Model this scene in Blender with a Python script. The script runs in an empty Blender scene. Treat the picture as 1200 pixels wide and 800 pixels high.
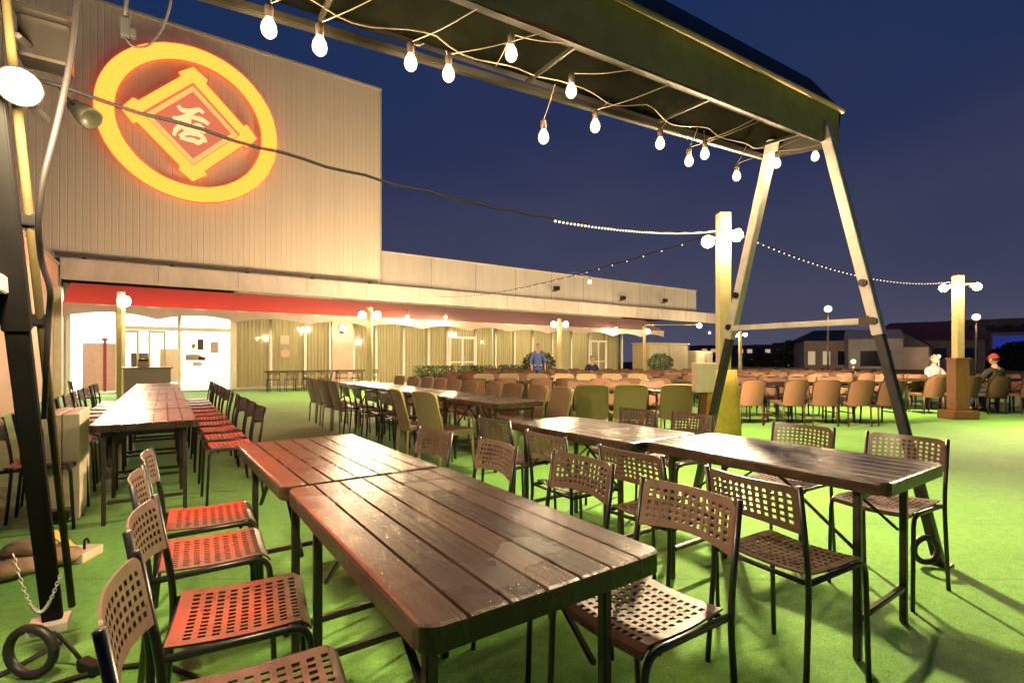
import bpy, bmesh, math, random
from mathutils import Vector, Matrix
random.seed(7)
PI = math.pi
R = math.radians
sc = bpy.context.scene
COL = sc.collection

# ------------------------------------------------------------------ materials
def mat(name, base, rough=.5, metal=0.0, spec=.5, var=0.0, vscale=8.0, bump=0.0, bscale=60.0,
        base2=None, stretch=None, emit=None, estr=0.0, coat=0.0):
    m = bpy.data.materials.new(name)
    m.use_nodes = True
    nt = m.node_tree
    b = nt.nodes['Principled BSDF']
    b.inputs['Base Color'].default_value = (*base, 1)
    b.inputs['Roughness'].default_value = rough
    b.inputs['Metallic'].default_value = metal
    b.inputs['Specular IOR Level'].default_value = spec
    b.inputs['Coat Weight'].default_value = coat
    if emit:
        b.inputs['Emission Color'].default_value = (*emit, 1)
        b.inputs['Emission Strength'].default_value = estr
    tc = nt.nodes.new('ShaderNodeTexCoord')
    mp = nt.nodes.new('ShaderNodeMapping')
    nt.links.new(tc.outputs['Object'], mp.inputs['Vector'])
    if stretch:
        mp.inputs['Scale'].default_value = stretch
    if var > 0 or base2:
        n = nt.nodes.new('ShaderNodeTexNoise')
        n.inputs['Scale'].default_value = vscale
        n.inputs['Detail'].default_value = 6
        n.inputs['Roughness'].default_value = .65
        nt.links.new(mp.outputs['Vector'], n.inputs['Vector'])
        r = nt.nodes.new('ShaderNodeValToRGB')
        r.color_ramp.elements[0].position = .32
        r.color_ramp.elements[1].position = .70
        c2 = base2 or tuple(min(1, c * (1 + var)) for c in base)
        c1 = base if base2 else tuple(c * (1 - var) for c in base)
        r.color_ramp.elements[0].color = (*c1, 1)
        r.color_ramp.elements[1].color = (*c2, 1)
        nt.links.new(n.outputs['Fac'], r.inputs['Fac'])
        nt.links.new(r.outputs['Color'], b.inputs['Base Color'])
        # worn, uneven sheen
        mr = nt.nodes.new('ShaderNodeMapRange')
        mr.inputs['To Min'].default_value = max(.05, rough - .08)
        mr.inputs['To Max'].default_value = min(1, rough + .10)
        nt.links.new(n.outputs['Fac'], mr.inputs['Value'])
        nt.links.new(mr.outputs['Result'], b.inputs['Roughness'])
    if bump > 0:
        n2 = nt.nodes.new('ShaderNodeTexNoise')
        n2.inputs['Scale'].default_value = bscale
        n2.inputs['Detail'].default_value = 4
        nt.links.new(mp.outputs['Vector'], n2.inputs['Vector'])
        bp = nt.nodes.new('ShaderNodeBump')
        bp.inputs['Strength'].default_value = bump
        bp.inputs['Distance'].default_value = .01
        nt.links.new(n2.outputs['Fac'], bp.inputs['Height'])
        nt.links.new(bp.outputs['Normal'], b.inputs['Normal'])
    return m

def emis(name, colour, strength, sample=False):
    m = bpy.data.materials.new(name)
    m.use_nodes = True
    nt = m.node_tree
    nt.nodes.clear()
    e = nt.nodes.new('ShaderNodeEmission')
    e.inputs['Color'].default_value = (*colour, 1)
    e.inputs['Strength'].default_value = strength
    o = nt.nodes.new('ShaderNodeOutputMaterial')
    nt.links.new(e.outputs[0], o.inputs[0])
    try:
        m.cycles.emission_sampling = 'AUTO' if sample else 'NONE'
    except Exception:
        pass
    return m

def woven(name, base, base2, scale=42.0):
    m = mat(name, base, rough=.55, spec=.35)
    nt = m.node_tree
    b = nt.nodes['Principled BSDF']
    tc = nt.nodes.new('ShaderNodeTexCoord')
    br = nt.nodes.new('ShaderNodeTexBrick')
    mp = nt.nodes.new('ShaderNodeMapping')
    mp.inputs['Rotation'].default_value = (R(90), 0, 0)
    nt.links.new(tc.outputs['Object'], mp.inputs['Vector'])
    nt.links.new(mp.outputs['Vector'], br.inputs['Vector'])
    br.inputs['Scale'].default_value = scale
    br.inputs['Color1'].default_value = (*base, 1)
    br.inputs['Color2'].default_value = (*base2, 1)
    br.inputs['Mortar'].default_value = (*[c * .3 for c in base], 1)
    br.inputs['Mortar Size'].default_value = .06
    nt.links.new(br.outputs['Color'], b.inputs['Base Color'])
    bp = nt.nodes.new('ShaderNodeBump')
    bp.inputs['Strength'].default_value = .6
    bp.inputs['Distance'].default_value = .004
    bp.invert = True
    nt.links.new(br.outputs['Fac'], bp.inputs['Height'])
    nt.links.new(bp.outputs['Normal'], b.inputs['Normal'])
    return m

def vary(m, lo, hi):
    nt = m.node_tree; b = nt.nodes['Principled BSDF']
    src = b.inputs['Base Color'].links[0].from_socket
    oi = nt.nodes.new('ShaderNodeObjectInfo'); mr = nt.nodes.new('ShaderNodeMapRange')
    mr.inputs['To Min'].default_value = lo; mr.inputs['To Max'].default_value = hi
    hs = nt.nodes.new('ShaderNodeHueSaturation')
    nt.links.new(oi.outputs['Random'], mr.inputs['Value']); nt.links.new(mr.outputs[0], hs.inputs['Value'])
    nt.links.new(src, hs.inputs['Color']); nt.links.new(hs.outputs[0], b.inputs['Base Color'])
    return m

def glass_mat(name):
    m = bpy.data.materials.new(name)
    m.use_nodes = True
    nt = m.node_tree
    nt.nodes.clear()
    t = nt.nodes.new('ShaderNodeBsdfTransparent')
    t.inputs[0].default_value = (.86, .88, .84, 1)
    g = nt.nodes.new('ShaderNodeBsdfGlossy')
    g.inputs['Roughness'].default_value = .04
    f = nt.nodes.new('ShaderNodeFresnel')
    f.inputs[0].default_value = 1.28
    mx = nt.nodes.new('ShaderNodeMixShader')
    o = nt.nodes.new('ShaderNodeOutputMaterial')
    nt.links.new(f.outputs[0], mx.inputs[0])
    nt.links.new(t.outputs[0], mx.inputs[1])
    nt.links.new(g.outputs[0], mx.inputs[2])
    nt.links.new(mx.outputs[0], o.inputs[0])
    return m

M = {}
M['plastic'] = mat('chair_plastic', (.115, .072, .052), rough=.28, spec=.55, var=.28, vscale=11, bump=.05, bscale=180)
M['chair_metal'] = mat('black_tube', (.012, .012, .013), rough=.35, spec=.5, var=.3, vscale=20)
M['leg_metal'] = mat('table_leg_metal', (.06, .052, .045), rough=.38, metal=.6, var=.35, vscale=18)
M['steel'] = mat('galvanised_steel', (.55, .50, .44), rough=.45, metal=.35, var=.18, vscale=9, bump=.08, bscale=40)
M['dark_steel'] = mat('dark_steel', (.035, .032, .03), rough=.45, metal=.3, var=.35, vscale=8, bump=.1, bscale=50)
M['black_paint'] = mat('black_paint', (.004, .004, .004), spec=.12, rough=.7, var=.3, vscale=8)
M['bolt'] = mat('bolt_metal', (.05, .045, .04), rough=.35, metal=.8)
M['canvas'] = mat('canopy_canvas', (.42, .28, .18), rough=.8, spec=.2, var=.28, vscale=2.2, bump=.25, bscale=30)
M['canvas_dark'] = mat('roof_canvas', (.022, .022, .022), rough=.6, spec=.35, var=.3, vscale=3, bump=.2, bscale=20)
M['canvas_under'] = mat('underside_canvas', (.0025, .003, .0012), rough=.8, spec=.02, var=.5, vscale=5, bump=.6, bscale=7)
M['frame_green'] = mat('beam_paint', (.007, .0065, .0035), spec=.2, rough=.6, var=.3, vscale=7)
M['wire'] = mat('bulb_wire', (.10, .08, .05), rough=.5)
M['black_cable'] = mat('black_rubber', (.012, .012, .012), rough=.7, spec=.25)
M['grey_cable'] = mat('grey_cable', (.008, .007, .007), rough=.6, spec=.2)
M['brass'] = mat('socket_brass', (.08, .06, .04), rough=.4, metal=.5)
M['bulb'] = emis('lit_bulb', (1.0, .82, .5), 2.6)
M['lamp'] = emis('lit_lamp', (1.0, .86, .62), 60)
M['fairy'] = emis('fairy_bead', (1.0, .82, .55), 2.0)
M['post'] = mat('post_paint', (.48, .40, .19), rough=.5, var=.15, vscale=6)
M['lit_face_bar'] = mat('lit_face_bar', (.05, .04, .015), spec=.15, rough=.7, var=.2)
M['cloth_yellow'] = mat('yellow_cover', (.55, .40, .06), rough=.75, var=.22, vscale=6, bump=.3, bscale=12)
M['wood_box'] = mat('stained_timber', (.13, .05, .018), rough=.5, base2=(.21, .085, .032), vscale=5, stretch=(6, 6, 1), bump=.15, bscale=30)
M['cream'] = mat('cream_board', (.60, .52, .38), rough=.5, var=.1, vscale=4)
M['cream_pale'] = mat('cream_laminate', (.80, .70, .50), rough=.45, var=.06, vscale=3)
M['cream_dark'] = mat('cream_edge', (.36, .30, .21), rough=.5, var=.15, vscale=4)
M['beige_weave'] = woven('beige_weave', (.62, .47, .24), (.50, .37, .17))
M['brown_weave'] = woven('brown_weave', (.34, .17, .095), (.25, .12, .065))
M['beige_frame'] = mat('beige_frame', (.42, .32, .16), rough=.45, var=.12)
M['brown_frame'] = mat('brown_frame', (.06, .028, .015), rough=.45, var=.2)
M['wall_left'] = mat('pink_render', (.50, .33, .26), rough=.7, var=.1, vscale=1.2, bump=.15, bscale=40)
M['block'] = mat('concrete_panel', (.50, .45, .38), rough=.7, var=.12, vscale=1.6, stretch=(1.5, 1.5, .16), bump=.1, bscale=20)
M['fascia'] = mat('fascia_panel', (.60, .52, .43), rough=.6, var=.16, vscale=1.5, stretch=(1.4, 1.4, .5))
M['soffit'] = mat('soffit', (.25, .2, .16), rough=.8)
M['white_frame'] = mat('white_frame', (.72, .68, .58), rough=.4, var=.06)
M['glass'] = glass_mat('window_glass')
M['interior'] = mat('interior_white', (.85, .84, .8), rough=.6, var=.04, vscale=1)
M['interior_pink'] = mat('interior_pink', (.55, .36, .27), rough=.6, var=.1)
M['maroon'] = mat('maroon', (.22, .02, .03), rough=.6, var=.1)
M['tan'] = mat('tan_door', (.36, .26, .15), rough=.45, var=.12)
M['grey_floor'] = mat('indoor_floor', (.35, .28, .2), rough=.4, var=.1)
M['pipe'] = mat('pipe', (.10, .08, .06), rough=.6, var=.2)
M['person_skin'] = mat('person_skin', (.52, .30, .21), rough=.5, var=.06)
M['leaf'] = mat('leaf', (.03, .06, .014), rough=.5, base2=(.06, .10, .022), vscale=5)
M['leaf_dark'] = mat('leaf_dark', (.018, .03, .012), rough=.6, base2=(.035, .05, .02), vscale=2)
M['bark'] = mat('bark', (.06, .045, .03), rough=.8, var=.3)
M['planter'] = mat('planter', (.20, .12, .07), rough=.6, var=.2)
M['roof_dark'] = mat('roof_tile_dark', (.03, .03, .035), rough=.7, var=.3, bump=.3, bscale=8)
M['roof_red'] = mat('roof_tile_red', (.34, .07, .05), rough=.7, var=.25, bump=.3, bscale=8)
M['house'] = mat('house_wall', (.36, .28, .26), rough=.8, var=.2, vscale=1)
M['house_grey'] = mat('house_grey', (.42, .38, .36), rough=.8, var=.15, vscale=1)
M['tower_dark'] = mat('tower_dark', (.14, .11, .12), rough=.7, var=.2, vscale=.5)
M['win_dark'] = mat('dark_window', (.01, .012, .02), rough=.15)
M['win_lit'] = emis('lit_window', (1.0, .72, .4), .55)
M['blue_lit'] = emis('blue_panel', (.05, .08, .6), .35)
M['sign_lit'] = emis('lit_board', (.9, 1.0, .95), 1.6)
M['sand'] = mat('burlap', (.20, .12, .07), rough=.9, base2=(.32, .22, .13), vscale=9, bump=.6, bscale=30)
M['offwhite'] = mat('offwhite_plastic', (.55, .45, .3), rough=.5, var=.12)
M['city'] = mat('city_ground', (.02, .02, .022), rough=.9, var=.4, vscale=.05)
M['roofedge'] = mat('parapet', (.03, .028, .026), rough=.8, var=.2)
M['ebony'] = mat('ebony', (.02, .018, .016), rough=.5, var=.3)

def table_material():
    m = bpy.data.materials.new('woodgrain_tabletop')
    m.use_nodes = True
    nt = m.node_tree
    b = nt.nodes['Principled BSDF']
    tc = nt.nodes.new('ShaderNodeTexCoord')
    oi = nt.nodes.new('ShaderNodeObjectInfo')
    addv = nt.nodes.new('ShaderNodeVectorMath'); addv.operation = 'ADD'
    sclv = nt.nodes.new('ShaderNodeVectorMath'); sclv.operation = 'SCALE'
    comb = nt.nodes.new('ShaderNodeCombineXYZ')
    for i in range(3):
        nt.links.new(oi.outputs['Random'], comb.inputs[i])
    nt.links.new(comb.outputs[0], sclv.inputs[0]); sclv.inputs['Scale'].default_value = 37.0
    nt.links.new(tc.outputs['Object'], addv.inputs[0]); nt.links.new(sclv.outputs[0], addv.inputs[1])
    mp = nt.nodes.new('ShaderNodeMapping'); mp.inputs['Scale'].default_value = (26, 2.2, 10)
    nt.links.new(addv.outputs[0], mp.inputs['Vector'])
    n = nt.nodes.new('ShaderNodeTexNoise'); n.inputs['Scale'].default_value = 2.4; n.inputs['Detail'].default_value = 9; n.inputs['Roughness'].default_value = .7
    n.inputs['Distortion'].default_value = .6
    nt.links.new(mp.outputs['Vector'], n.inputs['Vector'])
    r = nt.nodes.new('ShaderNodeValToRGB')
    r.color_ramp.elements[0].position = .30; r.color_ramp.elements[0].color = (.010, .0065, .0045, 1)
    r.color_ramp.elements[1].position = .72; r.color_ramp.elements[1].color = (.060, .036, .022, 1)
    nt.links.new(n.outputs['Fac'], r.inputs['Fac'])
    sp = nt.nodes.new('ShaderNodeSeparateXYZ'); nt.links.new(tc.outputs['Object'], sp.inputs[0])
    ma = nt.nodes.new('ShaderNodeMath'); ma.operation = 'MULTIPLY_ADD'; ma.inputs[1].default_value = 7 / .64; ma.inputs[2].default_value = 3.5
    nt.links.new(sp.outputs['X'], ma.inputs[0])
    fl = nt.nodes.new('ShaderNodeMath'); fl.operation = 'FLOOR'; nt.links.new(ma.outputs[0], fl.inputs[0])
    ad2 = nt.nodes.new('ShaderNodeMath'); ad2.operation = 'MULTIPLY_ADD'; ad2.inputs[1].default_value = 53.0
    nt.links.new(oi.outputs['Random'], ad2.inputs[0]); nt.links.new(fl.outputs[0], ad2.inputs[2])
    wn = nt.nodes.new('ShaderNodeTexWhiteNoise'); wn.noise_dimensions = '1D'; nt.links.new(ad2.outputs[0], wn.inputs['W'])
    pr = nt.nodes.new('ShaderNodeMapRange'); pr.inputs['To Min'].default_value = .62; pr.inputs['To Max'].default_value = 1.35
    nt.links.new(wn.outputs['Value'], pr.inputs['Value'])
    hs = nt.nodes.new('ShaderNodeHueSaturation'); nt.links.new(pr.outputs[0], hs.inputs['Value']); nt.links.new(r.outputs['Color'], hs.inputs['Color'])
    nt.links.new(hs.outputs[0], b.inputs['Base Color'])
    n2 = nt.nodes.new('ShaderNodeTexNoise'); n2.inputs['Scale'].default_value = 3.0; n2.inputs['Detail'].default_value = 5
    nt.links.new(addv.outputs[0], n2.inputs['Vector'])
    mr = nt.nodes.new('ShaderNodeMapRange'); mr.inputs['To Min'].default_value = .17; mr.inputs['To Max'].default_value = .34
    nt.links.new(n2.outputs['Fac'], mr.inputs['Value'])
    nt.links.new(mr.outputs['Result'], b.inputs['Roughness'])
    bp = nt.nodes.new('ShaderNodeBump'); bp.inputs['Strength'].default_value = .55; bp.inputs['Distance'].default_value = .003
    nt.links.new(n.outputs['Fac'], bp.inputs['Height']); nt.links.new(bp.outputs['Normal'], b.inputs['Normal'])
    b.inputs['Specular IOR Level'].default_value = .46
    return m
M['table'] = table_material()

def turf_material():
    m = bpy.data.materials.new('green_turf')
    m.use_nodes = True
    nt = m.node_tree
    b = nt.nodes['Principled BSDF']
    tc = nt.nodes.new('ShaderNodeTexCoord')
    n1 = nt.nodes.new('ShaderNodeTexNoise'); n1.inputs['Scale'].default_value = .9; n1.inputs['Detail'].default_value = 5; n1.inputs['Roughness'].default_value = .6
    n2 = nt.nodes.new('ShaderNodeTexNoise'); n2.inputs['Scale'].default_value = 120; n2.inputs['Detail'].default_value = 5; n2.inputs['Roughness'].default_value = .85
    for n in (n1, n2):
        nt.links.new(tc.outputs['Object'], n.inputs['Vector'])
    r1 = nt.nodes.new('ShaderNodeValToRGB')
    r1.color_ramp.elements[0].position = .3; r1.color_ramp.elements[0].color = (.100, .350, .028, 1)
    r1.color_ramp.elements[1].position = .72; r1.color_ramp.elements[1].color = (.185, .530, .050, 1)
    nt.links.new(n1.outputs['Fac'], r1.inputs['Fac'])
    mx = nt.nodes.new('ShaderNodeMix'); mx.data_type = 'RGBA'; mx.blend_type = 'MULTIPLY'; mx.inputs[0].default_value = .75
    r2 = nt.nodes.new('ShaderNodeValToRGB')
    r2.color_ramp.elements[0].position = .40; r2.color_ramp.elements[0].color = (.35, .38, .4, 1)
    r2.color_ramp.elements[1].position = .60; r2.color_ramp.elements[1].color = (1.35, 1.28, 1.1, 1)
    nt.links.new(n2.outputs['Fac'], r2.inputs['Fac'])
    nt.links.new(r1.outputs['Color'], mx.inputs[6]); nt.links.new(r2.outputs['Color'], mx.inputs[7])
    n3 = nt.nodes.new('ShaderNodeTexNoise'); n3.inputs['Scale'].default_value = 17; n3.inputs['Detail'].default_value = 6; n3.inputs['Roughness'].default_value = .75
    nt.links.new(tc.outputs['Object'], n3.inputs['Vector'])
    r3 = nt.nodes.new('ShaderNodeValToRGB')
    r3.color_ramp.elements[0].position = .36; r3.color_ramp.elements[0].color = (.66, .68, .6, 1)
    r3.color_ramp.elements[1].position = .64; r3.color_ramp.elements[1].color = (1.18, 1.12, 1.0, 1)
    nt.links.new(n3.outputs['Fac'], r3.inputs['Fac'])
    mxb = nt.nodes.new('ShaderNodeMix'); mxb.data_type = 'RGBA'; mxb.blend_type = 'MULTIPLY'; mxb.inputs[0].default_value = .8
    nt.links.new(mx.outputs[2], mxb.inputs[6]); nt.links.new(r3.outputs['Color'], mxb.inputs[7])
    mx = mxb
    # seams between the turf rolls, running along X every 1.0 m
    sx = nt.nodes.new('ShaderNodeSeparateXYZ'); rot = nt.nodes.new('ShaderNodeMapping'); rot.inputs['Rotation'].default_value = (0, 0, R(34.7))
    nt.links.new(tc.outputs['Object'], rot.inputs['Vector']); nt.links.new(rot.outputs[0], sx.inputs[0])
    md = nt.nodes.new('ShaderNodeMath'); md.operation = 'PINGPONG'; md.inputs[1].default_value = .455
    nt.links.new(sx.outputs['Y'], md.inputs[0])
    lt = nt.nodes.new('ShaderNodeMath'); lt.operation = 'LESS_THAN'; lt.inputs[1].default_value = .006
    nt.links.new(md.outputs[0], lt.inputs[0])
    ml = nt.nodes.new('ShaderNodeMath'); ml.operation = 'MULTIPLY'; ml.inputs[1].default_value = .38
    nt.links.new(lt.outputs[0], ml.inputs[0])
    mx2 = nt.nodes.new('ShaderNodeMix'); mx2.data_type = 'RGBA'
    mx2.inputs[7].default_value = (.02, .06, .012, 1)
    nt.links.new(ml.outputs[0], mx2.inputs[0]); nt.links.new(mx.outputs[2], mx2.inputs[6])
    nt.links.new(mx2.outputs[2], b.inputs['Base Color'])
    b.inputs['Roughness'].default_value = .75
    b.inputs['Specular IOR Level'].default_value = .3
    b.inputs['Sheen Weight'].default_value = .15
    bp = nt.nodes.new('ShaderNodeBump'); bp.inputs['Strength'].default_value = .8; bp.inputs['Distance'].default_value = .012
    nt.links.new(n2.outputs['Fac'], bp.inputs['Height']); nt.links.new(bp.outputs['Normal'], b.inputs['Normal'])
    return m
M['turf'] = turf_material()

def sign_wall_material():
    m = mat('ribbed_cladding', (.80, .66, .51), rough=.55, var=.05, vscale=1.3, stretch=(1.2, 1.2, .12))
    return m
M['cladding'] = sign_wall_material()

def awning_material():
    # cloth colour runs from red on the left bays to mauve on the right bays
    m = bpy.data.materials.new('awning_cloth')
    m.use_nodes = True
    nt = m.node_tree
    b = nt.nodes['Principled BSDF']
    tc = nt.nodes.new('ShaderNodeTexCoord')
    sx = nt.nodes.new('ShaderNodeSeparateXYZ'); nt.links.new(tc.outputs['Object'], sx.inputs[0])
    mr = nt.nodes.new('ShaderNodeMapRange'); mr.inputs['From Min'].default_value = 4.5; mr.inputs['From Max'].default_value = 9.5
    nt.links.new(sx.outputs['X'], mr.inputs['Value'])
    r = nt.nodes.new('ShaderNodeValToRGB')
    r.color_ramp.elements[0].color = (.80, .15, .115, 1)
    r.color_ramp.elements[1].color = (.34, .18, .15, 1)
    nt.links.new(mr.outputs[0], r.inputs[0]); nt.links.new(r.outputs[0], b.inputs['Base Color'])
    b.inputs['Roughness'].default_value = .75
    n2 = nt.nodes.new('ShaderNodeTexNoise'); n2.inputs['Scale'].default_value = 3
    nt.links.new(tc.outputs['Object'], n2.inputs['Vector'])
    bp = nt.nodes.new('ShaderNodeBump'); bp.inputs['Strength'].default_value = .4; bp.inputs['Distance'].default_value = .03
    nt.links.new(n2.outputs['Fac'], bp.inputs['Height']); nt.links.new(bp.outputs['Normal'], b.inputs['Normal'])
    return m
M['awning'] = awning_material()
M['valance'] = mat('valance_cloth', (.36, .27, .22), rough=.8, var=.12, vscale=2)
def curtain_material():
    m = bpy.data.materials.new('curtain_cloth'); m.use_nodes = True
    nt = m.node_tree; nt.nodes.clear()
    d = nt.nodes.new('ShaderNodeBsdfDiffuse'); t = nt.nodes.new('ShaderNodeBsdfTranslucent')
    tc = nt.nodes.new('ShaderNodeTexCoord'); n = nt.nodes.new('ShaderNodeTexNoise'); n.inputs['Scale'].default_value = 2.5
    mp = nt.nodes.new('ShaderNodeMapping'); mp.inputs['Scale'].default_value = (3, 3, .4)
    nt.links.new(tc.outputs['Object'], mp.inputs['Vector']); nt.links.new(mp.outputs[0], n.inputs['Vector'])
    r = nt.nodes.new('ShaderNodeValToRGB')
    r.color_ramp.elements[0].color = (.60, .50, .31, 1); r.color_ramp.elements[1].color = (.80, .69, .47, 1)
    nt.links.new(n.outputs['Fac'], r.inputs[0])
    nt.links.new(r.outputs[0], d.inputs['Color']); nt.links.new(r.outputs[0], t.inputs['Color'])
    mx = nt.nodes.new('ShaderNodeMixShader'); mx.inputs[0].default_value = .45
    o = nt.nodes.new('ShaderNodeOutputMaterial')
    nt.links.new(d.outputs[0], mx.inputs[1]); nt.links.new(t.outputs[0], mx.inputs[2]); nt.links.new(mx.outputs[0], o.inputs[0])
    return m
M['curtain'] = curtain_material()

vary(M['plastic'], .75, 1.3); vary(M['beige_weave'], .75, 1.25); vary(M['brown_weave'], .65, 1.35)
# ------------------------------------------------------------------ mesh helpers
def finish(name, bm, m, parent=None, smooth=False, matrix=None):
    me = bpy.data.meshes.new(name)
    bmesh.ops.recalc_face_normals(bm, faces=bm.faces)
    bm.to_mesh(me); bm.free()
    if isinstance(m, (list, tuple)):
        for q in m: me.materials.append(q)
    else:
        me.materials.append(m)
    if smooth:
        for p in me.polygons: p.use_smooth = True
    o = bpy.data.objects.new(name, me)
    COL.objects.link(o)
    if parent: o.parent = parent
    if matrix: o.matrix_local = matrix
    return o

def box(bm, x0, x1, y0, y1, z0, z1, bev=0.0):
    r = bmesh.ops.create_cube(bm, size=1)
    vs = r['verts']
    bmesh.ops.scale(bm, verts=vs, vec=(x1 - x0, y1 - y0, z1 - z0))
    bmesh.ops.translate(bm, verts=vs, vec=((x0 + x1) / 2, (y0 + y1) / 2, (z0 + z1) / 2))
    if bev:
        es = list({e for v in vs for e in v.link_edges})
        bmesh.ops.bevel(bm, geom=es, offset=bev, segments=2, affect='EDGES', profile=.7)

def boxo(name, m, parent, *a, bev=0.0):
    bm = bmesh.new(); box(bm, *a, bev=bev)
    return finish(name, bm, m, parent)

def fillet(pts, rad, seg=5):
    pts = [Vector(p) for p in pts]
    out = [pts[0]]
    for i in range(1, len(pts) - 1):
        a, b, c = pts[i - 1], pts[i], pts[i + 1]
        d1 = (a - b); d2 = (c - b)
        r = min(rad, d1.length * .45, d2.length * .45)
        p0 = b + d1.normalized() * r; p1 = b + d2.normalized() * r
        for k in range(seg + 1):
            t = k / seg
            out.append(p0 * (1 - t) ** 2 + b * 2 * t * (1 - t) + p1 * t * t)
    out.append(pts[-1])
    return out

def tube(bm, pts, rad, n=8, caps=True, square=False):
    pts = [Vector(p) for p in pts]
    rings = []
    prev = None
    for i, p in enumerate(pts):
        if i == 0: t = pts[1] - p
        elif i == len(pts) - 1: t = p - pts[i - 1]
        else: t = (pts[i + 1] - p).normalized() + (p - pts[i - 1]).normalized()
        t.normalize()
        if prev is None:
            ref = Vector((0, 0, 1)) if abs(t.z) < .9 else Vector((1, 0, 0))
            u = t.cross(ref).normalized()
        else:
            u = (prev - t * prev.dot(t)).normalized()
        prev = u
        v = t.cross(u)
        rr = rad[i] if isinstance(rad, (list, tuple)) else rad
        off = PI / n if square else 0
        rings.append([bm.verts.new(p + (u * math.cos(2 * PI * k / n + off) + v * math.sin(2 * PI * k / n + off)) * rr) for k in range(n)])
    for a, b in zip(rings, rings[1:]):
        for k in range(n):
            bm.faces.new((a[k], a[(k + 1) % n], b[(k + 1) % n], b[k]))
    if caps:
        bm.faces.new(rings[0][::-1]); bm.faces.new(rings[-1])

def tubeo(name, m, parent, pts, rad, n=8, square=False):
    bm = bmesh.new(); tube(bm, pts, rad, n, square=square)
    return finish(name, bm, m, parent, smooth=not square)

def bar(bm, a, b, w, d, side=None):
    """rectangular bar from a to b; w across 'side' direction, d the other"""
    a, b = Vector(a), Vector(b)
    t = (b - a).normalized()
    s = Vector(side) if side else (Vector((1, 0, 0)) if abs(t.x) < .9 else Vector((0, 1, 0)))
    u = (s - t * s.dot(t)).normalized(); v = t.cross(u)
    vs = []
    for p in (a, b):
        for (i, j) in ((-1, -1), (1, -1), (1, 1), (-1, 1)):
            vs.append(bm.verts.new(p + u * i * w / 2 + v * j * d / 2))
    for f in ((0, 3, 2, 1), (4, 5, 6, 7), (0, 1, 5, 4), (1, 2, 6, 5), (2, 3, 7, 6), (3, 0, 4, 7)):
        bm.faces.new([vs[k] for k in f])

def baro(name, m, parent, a, b, w, d, side=None, bev=.004):
    bm = bmesh.new(); bar(bm, a, b, w, d, side)
    if bev: bmesh.ops.bevel(bm, geom=list(bm.edges), offset=bev, segments=2, affect='EDGES')
    return finish(name, bm, m, parent)

def lathe(bm, prof, n=16, cx=0, cy=0):
    rings = []
    for r, z in prof:
        if r < 1e-5: rings.append([bm.verts.new((cx, cy, z))])
        else: rings.append([bm.verts.new((cx + r * math.cos(2 * PI * k / n), cy + r * math.sin(2 * PI * k / n), z)) for k in range(n)])
    for a, b in zip(rings, rings[1:]):
        for k in range(n):
            l = (k + 1) % n
            if len(a) == 1 and len(b) == 1: continue
            if len(a) == 1: bm.faces.new((a[0], b[k], b[l]))
            elif len(b) == 1: bm.faces.new((a[k], a[l], b[0]))
            else: bm.faces.new((a[k], a[l], b[l], b[k]))

def thing(name, label, cat, loc=(0, 0, 0), rz=0.0, group=None):
    o = bpy.data.objects.new(name, None)
    o.empty_display_size = .1
    COL.objects.link(o)
    o.location = loc; o.rotation_euler = (0, 0, rz)
    o['label'] = label; o['category'] = cat
    if group: o['group'] = group
    return o

def tag(o, label, cat, group=None):
    o['label'] = label; o['category'] = cat
    if group: o['group'] = group
    return o

def structure(o):
    o['kind'] = 'structure'
    return o

def dup(root, loc, rz=None, label=None, group=None):
    r = root.copy(); COL.objects.link(r); r.location = loc
    if rz is not None: r.rotation_euler = (0, 0, rz)
    if label: r['label'] = label
    if group: r['group'] = group
    for ch in list(root.children):
        c = ch.copy(); COL.objects.link(c); c.parent = r
        for g in list(ch.children):
            d = g.copy(); COL.objects.link(d); d.parent = c
    return r

ORD = ['first', 'second', 'third', 'fourth', 'fifth', 'sixth', 'seventh', 'eighth', 'ninth', 'tenth', 'eleventh',
       'twelfth', 'thirteenth', 'fourteenth', 'fifteenth', 'sixteenth', 'seventeenth', 'eighteenth', 'nineteenth',
       'twentieth', 'twenty first', 'twenty second', 'twenty third', 'twenty fourth']

def point_light(name, parent, loc, watts, colour=(1, .76, .46), rad=.05):
    l = bpy.data.lights.new(name, 'POINT')
    l.energy = watts * KL; l.color = colour; l.shadow_soft_size = rad
    o = bpy.data.objects.new(name, l); COL.objects.link(o)
    o.location = loc
    if parent: o.parent = parent
    return o

KL = 6.3
WARM = (1.0, .70, .38)
LAMPC = (1.0, .73, .42)

# ------------------------------------------------------------------ camera and world
cam = bpy.data.cameras.new('camera')
co = bpy.data.objects.new('camera', cam); COL.objects.link(co)
co.location = (0, 0, 1.2)
co.rotation_euler = (R(90), 0, R(-34.7))
cam.sensor_width = 36; cam.lens = 587 / 1200 * 36
cam.shift_y = 20 / 1200
cam.clip_start = .05; cam.clip_end = 3000
sc.camera = co

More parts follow.
